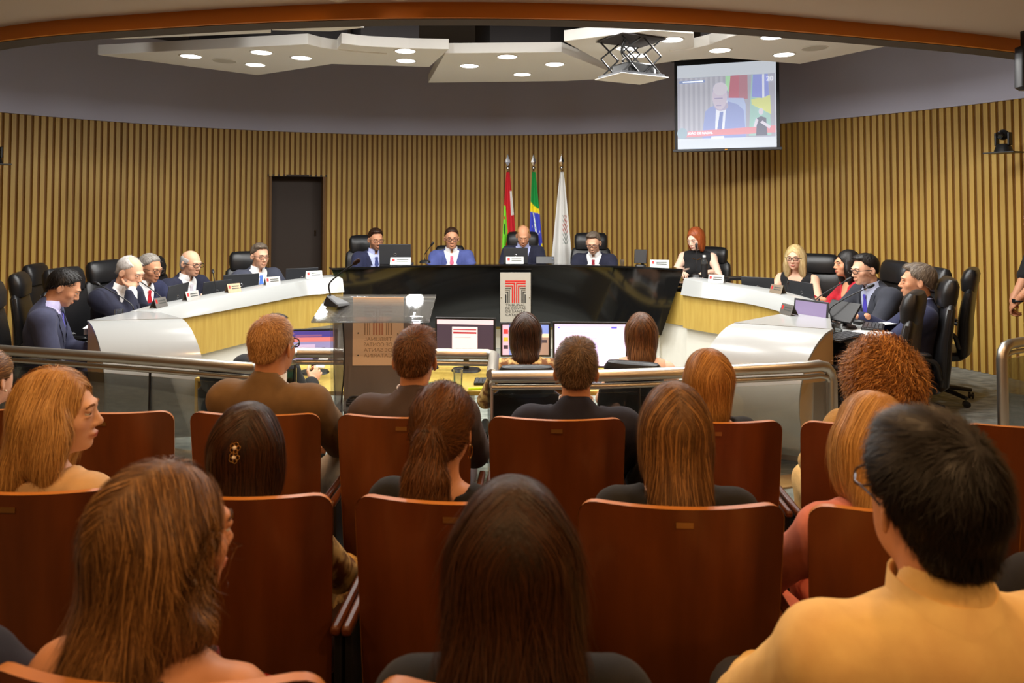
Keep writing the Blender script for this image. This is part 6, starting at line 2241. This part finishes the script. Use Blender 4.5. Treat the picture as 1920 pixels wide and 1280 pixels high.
# ------------------------------------------------------------------ audience seats
def aud_chair():
    t = thing('auditorium_chair', 'wooden auditorium chair', 'chair', (0, 0, 0), 0, 'wooden auditorium chairs')
    W_, zt, zb, rc, cv = 0.257, 0.895, 0.26, 0.045, 0.055
    nz, nx = 30, 16

    def outline(z):
        w_ = W_ - 0.018 * (zt - z) / (zt - zb)
        if z > zt - rc:
            w_ = w_ - rc + math.sqrt(max(rc * rc - (z - zt + rc) ** 2, 0))
        return w_

    def pt(u, z, d):
        x = u * outline(z)
        n_ = np.array([-2 * cv * x / W_ ** 2, 1.0])
        n_ /= np.linalg.norm(n_)
        return (x + n_[0] * d, cv * (x / W_) ** 2 + (zt - z) * 0.10 + n_[1] * d, z)
    zs = [zb + (zt - zb) * (1 - (1 - i / (nz - 1)) ** 1.6) for i in range(nz)]
    us = [-1 + 2 * k_ / (nx - 1) for k_ in range(nx)]
    V = [pt(u, z, 0) for z in zs for u in us] + [pt(u, z, 0.018) for z in zs for u in us]
    idx = np.arange(nz * nx).reshape(nz, nx)
    N = nz * nx
    q = lambda a, b, c, d: [tuple(int(x) for x in r_) for r_ in np.stack([a, b, c, d], -1).reshape(-1, 4)]
    mb = MB()
    mb.v = V
    mb.f = q(idx[:-1, :-1], idx[:-1, 1:], idx[1:, 1:], idx[1:, :-1]) + q(N + idx[:-1, :-1], N + idx[1:, :-1], N + idx[1:, 1:], N + idx[:-1, 1:])
    b = obj('backrest', mb, CHAIRWOOD, t)
    # ply edge running round the panel, slightly proud
    ring = [(us[0], z) for z in zs] + [(u, zs[-1]) for u in us[1:-1]] + [(us[-1], z) for z in zs[::-1]]
    mb = MB()
    for u, z in ring:
        a, c = np.array(pt(u, z, -0.0006)), np.array(pt(u, z, 0.0186))
        o_ = np.array([math.copysign(0.0012, u) if abs(u) > 0.99 else 0, 0, 0.0012 if z > zt - rc else 0])
        mb.v += [tuple(a + o_), tuple(c + o_)]
    mb.f = [(2 * i, 2 * i + 1, 2 * i + 3, 2 * i + 2) for i in range(len(ring) - 1)]
    obj('edge_band', mb, PLYEDGE, b, fix=True)
    pl_ = MB().box((0, 0.0, 0), (0.042, 0.0015, 0.014))
    o_ = obj('number_plate', pl_, mat('brass_plate', rgb(150, 110, 62), 0.35, metal=0.5), b)
    o_.location = pt(0, 0.858, -0.002)
    obj('seat', MB().loft([((0, 0.28, 0.315), 0.20, 0.20, 0), ((0, 0.28, 0.325), 0.235, 0.225, 0), ((0, 0.28, 0.375), 0.235, 0.225, 0), ((0, 0.28, 0.39), 0.20, 0.19, 0)], 24, 4), UPHOLST, t)
    obj('seat_pan', MB().box((0, 0.28, 0.305), (0.46, 0.44, 0.016)), CHAIRWOOD, t, bevel=0.004)
    for sx in (-1, 1):
        obj('armrest', MB().box((sx * 0.271, 0.20, 0.56), (0.026, 0.34, 0.025)), CHAIRWOOD, t, bevel=0.008)
        obj('leg', MB().box((sx * 0.271, 0.16, 0.273), (0.02, 0.20, 0.545)), BLACKPL, t, bevel=0.003)
        obj('foot', MB().box((sx * 0.271, 0.16, 0.008), (0.026, 0.30, 0.016)), BLACKPL, t)
    return t


ROWT = -2.8
proto = aud_chair()
done = False
ROWS = ((2.59, 0.0, 0.165, (-4, -3, -2, -1, 0, 1, 2, 3), 0.578, ('far left seat of the front row', 'front row seat left of the brown suited man', 'front row seat behind the brown suited man', 'front row seat of the man left of centre', 'front row seat of the man in navy, centre',
                                                                'front row seat of the woman with tied honey hair', 'front row seat of the curly haired woman', 'front row seat at the right picture edge')),
        (1.73, 0.058, -0.15, (-2, -1, 0, 1, 2, 3), 0.57, ('second row seat of the blonde woman at far left', 'second row seat of the woman with flower hair clips', 'second row seat of the woman with ponytail', 'second row seat of the woman with straight brown hair', 'second row seat of the woman in pink', 'second row seat cut by the right picture edge')),
        (0.94, 0.135, 0.055, (-1, 0, 1), 0.575, ('nearest row seat at the bottom left', 'nearest row seat at the bottom centre', 'nearest row seat of the man in cream shirt')))
for y0, z, x0, ks, pitch, labs in ROWS:
    for k_, lab in zip(ks, labs):
        x = x0 + pitch * k_
        loc = (x, y0 - 0.05 * x, z)
        lab = 'reddish brown wooden chair, ' + lab
        if not done:
            proto.location = loc
            proto.rotation_euler = (0, 0, R(ROWT))
            proto['label'] = lab
            done = True
        else:
            copy_tree(proto, None, lab, loc, R(ROWT))

# ------------------------------------------------------------------ audience
SHORTN = dict(flow='whorl', n=8000, L=0.022, segs=4, wid=0.0012, lift=0.006, fly=0.004, res=0.0055)
AUD = dict(lean=-7, neck_len=-0.012, group='seated audience')


def aud(label, px, py, d, yaw, **kw):
    """px, py: bearing and elevation of the crown measured from the photographer's standpoint; d: metres away."""
    u, v = (px - 960) / 1300, -(py - 339.15) / 1300
    p_ = R(1.8)
    r = (u, math.cos(p_) - v * math.sin(p_), math.sin(p_) + v * math.cos(p_))
    k_ = d / r[1]
    a = dict(AUD)
    a.update(kw)
    return person(label, (r[0] * k_, d, 1.70 + r[2] * k_), yaw, **a)


aud('person at the far left edge with brown hair tied back', -18, 660, 2.98, -8, sex='f', outfit=dict(kind='blouse', shirt=BLACKC), hair=dict(style='bun', mat=HLB, n=2500, L=0.06, segs=6, flow='whorl', whorl=(0, -0.1, 0.0)), face=False, earring=('pearl', (1,)))
aud('man with short sandy hair in brown suit, front row', 513, 596, 2.87, -12, skin='warm', outfit=suit(BROWN, SHW), hair=dict(SHORTN, style='short', mat=HSB, t=0.009, L=0.018, lift=0.003, whorl=(0.0, -0.06, 0.10)), glasses='black', face=True)
aud('man with short dark brown hair in grey suit, front row', 780, 619, 2.84, -4, skin='warm', outfit=suit(GREYB, SHW), hair=dict(SHORTN, style='full', mat=HBR, t=0.008), face=False)
aud('man with greying brown hair in navy suit, front row', 1080, 640, 2.84, -6, skin='warm', outfit=suit(NAVY2, SHW), hair=dict(SHORTN, style='full', mat=HSTR, t=0.010), face=False)
aud('woman with smooth honey hair tied low, front row', 1322, 658, 2.76, 18, sex='f', skin='fair', outfit=dict(kind='blouse', shirt=BLACKC, scoop=0.1), hair=dict(style='long', mat=HGB, len=0.13, w=0.86, n=6000, L=0.14, segs=8, wid=0.0013, part=0.0, taper=2.5, back=0.5), face=True)
aud('woman with big curly copper hair and yellow knit top, front row', 1648, 638, 2.76, -4, sex='f', skin='fair', outfit=dict(kind='blouse', shirt=KNIT), hair=dict(style='curly', mat=HCUR, len=0.16, w=1.12, n=7000, L=0.10, segs=12, wid=0.0026, curl=0.0095, freq=2.2, lift=0.014, fly=0.012, messy=0.35, vol=0.01), face=False)

LG = dict(style='long', segs=9, wid=0.0014, n=8500, messy=0.07)
aud('woman with shoulder length blonde hair looking right, second row', 112, 697, 2.02, -16, sex='f', skin='fair', lean=-5, head_rot=(-56, 0, 0), outfit=dict(kind='blouse', shirt=BEIGEC, scoop=0.05), hair=dict(LG, mat=HBL, len=0.18, L=0.18, w=1.2, curl=0.003, freq=0.9, part=0.02, front=True, face=0.064, fly=0.006), earring=('hoop', (1,)), brow=(120, 80, 44))
aud('woman with dark hair and gold flower clips, second row', 470, 760, 1.97, -4, sex='f', skin='fair', outfit=dict(kind='blouse', shirt=FLOR), hair=dict(LG, mat=HDB, len=0.20, L=0.20, w=0.93, part=0.03), face=False)
aud('woman with wavy auburn ponytail, second row', 835, 724, 2.01, -16, sex='f', skin='warm', outfit=dict(kind='blouse', shirt=BLACKC), hair=dict(style='pony', mat=HBR, n=9000, L=0.08, segs=9, wid=0.0013, flow='pony', curl=0.0025, freq=1.1, fly=0.005, messy=0.14, lift=0.003), face=False, earring=('hoop', (1,)))
aud('woman with long straight brown hair and black jacket, second row', 1262, 722, 1.91, -2, sex='f', skin='fair', outfit=dict(kind='blouse', shirt=BLACKC), hair=dict(LG, mat=HLB, len=0.30, L=0.24, w=0.90, part=0.0), face=False)
aud('woman with golden blonde hair in pink blazer, second row', 1628, 740, 1.88, 10, sex='f', skin='fair', outfit=dict(kind='blouse', shirt=PINKB), hair=dict(LG, mat=HBL, len=0.24, L=0.22, w=1.1, part=0.0), face=False)

aud('woman with highlighted brown hair and bare shoulders, nearest row', 318, 878, 1.15, -14, sex='f', skin='warm', lean=-4, head_rot=(-22, 0, 0), floor=0.135, outfit=dict(kind='top', shirt=DRED, scoop=0.10, strap=0.075), hair=dict(LG, mat=HLB, len=0.22, L=0.22, w=1.0, n=13000, wid=0.0011, curl=0.0035, freq=0.7, part=0.02, messy=0.16, fly=0.010, face=0.066, ear=1), earring=('pearl', (1,)), brow=(70, 44, 24))
aud('woman with very long dark brown hair in black jacket, nearest row', 962, 903, 1.13, 0, sex='f', skin='fair', floor=0.135, outfit=dict(kind='blouse', shirt=BLACKC), hair=dict(LG, mat=HDB, len=0.40, L=0.24, w=1.02, taper=-2.0, n=13000, wid=0.0011, part=0.0, messy=0.13, fly=0.010), face=False)
aud('man with thick black hair and cream shirt, nearest row right', 1735, 797, 1.12, 4, skin='warm', lean=-6, floor=0.135, outfit=dict(kind='shirt', shirt=CREAM, trousers=CHAR, yoke=True), hair=dict(SHORTN, style='full', mat=HBLK, t=0.017, nape=0.03, n=14000, L=0.040, wid=0.0010, lift=0.010), glasses='brown', face=False)
aud('person in dark suit cut by the left picture edge, nearest row', -215, 850, 1.16, -10, floor=0.135, outfit=suit(NAVY2, SHW), hair=dict(SHORTN, style='full', mat=HDB, n=2000), face=False)
aud('person in black jacket cut by the right picture edge', 2060, 800, 1.55, 10, floor=0.07, outfit=suit(BLACKC, SHW), hair=dict(SHORTN, style='full', mat=HDB, n=2000), face=False)

h = HEADS['woman with wavy auburn ponytail, second row']
obj('hair_tie', MB().tube([Vector(h['hw']((0.024 * math.cos(a), -0.128 - 0.010 * math.sin(a), 0.014 + 0.020 * math.sin(a)))) for a in np.linspace(0, 2 * math.pi, 19)[:-1]], 0.005, 8, True), BLACKPL, h['root'])

# flower clips
h = HEADS['woman with dark hair and gold flower clips, second row']
for i, (cx_, cz_) in enumerate(((0.018, 0.045), (0.016, 0.020))):
    o_ = h['hw'](np.array((cx_, -0.20, cz_)))
    P = np.array([o_ + (h['Hr'] @ np.array([0, 1, 0])) * s_ for s_ in np.linspace(0, 0.2, 80)])
    d_ = h['Hf'](P)
    c_ = P[np.argmax(d_ < 0.004)]
    cl = thing('hair_clip', ('upper' if i == 0 else 'lower') + ' gold flower clip with pearl in dark hair', 'hair clip', (0, 0, 0))
    cl.parent = None
    M_ = h['root'].matrix_basis
    cl.location = M_ @ Vector(c_)
    cl.rotation_euler = (R(78), 0, h['root'].rotation_euler[2])
    for k_ in range(5):
        a = 2 * math.pi * k_ / 5
        obj('petal', MB().tube([(0.0085 * math.cos(a) + 0.006 * math.cos(b_), 0.0085 * math.sin(a) + 0.006 * math.sin(b_), 0.003) for b_ in np.linspace(0, 2 * math.pi, 13)[:-1]], 0.0012, 6, True), GOLD, cl)
    obj('pearl', MB().ball((0, 0, 0.005), 0.0055, 10), mat('pearl', rgb(236, 226, 210), 0.2), cl)

# standing attendant at the right edge
p = person('person standing in black polo with hands clasped at right edge', (4.27, 5.62, 1.70), 75, 0.0, lean=0, head_rot=(0, 12, 0), skin='tan', pose='stand', outfit=dict(kind='shirt', shirt=BLACKC, cuff=0.05, collar=False, trousers=CHARD, bare_legs=True),
           hair=dict(style='short', mat=HBLK, n=500, L=0.03, flow='whorl'), hands={1: ((0.06, 0.27, 0.84), (-0.5, 0.35, -0.75), (0.2, 0.9, 0.3), 45), -1: ((-0.05, 0.29, 0.86), (0.5, 0.35, -0.75), (0.2, 0.9, 0.3), 45)})
h = HEADS['person standing in black polo with hands clasped at right edge']
wv = h['wr'][-1]
wp = thing('wrist_watch', 'black watch on the wrist of the standing person', 'watch', (0, 0, 0))
wp.location = p.matrix_basis @ Vector(wv)
obj('strap', MB().tube([(0.031 * math.cos(a), 0.031 * math.sin(a), 0) for a in np.linspace(0, 2 * math.pi, 17)[:-1]], 0.008, 6, True), BLACKPL, wp)
obj('dial', MB().box((-0.034, 0, 0), (0.008, 0.03, 0.03)), BLACKPL, wp)
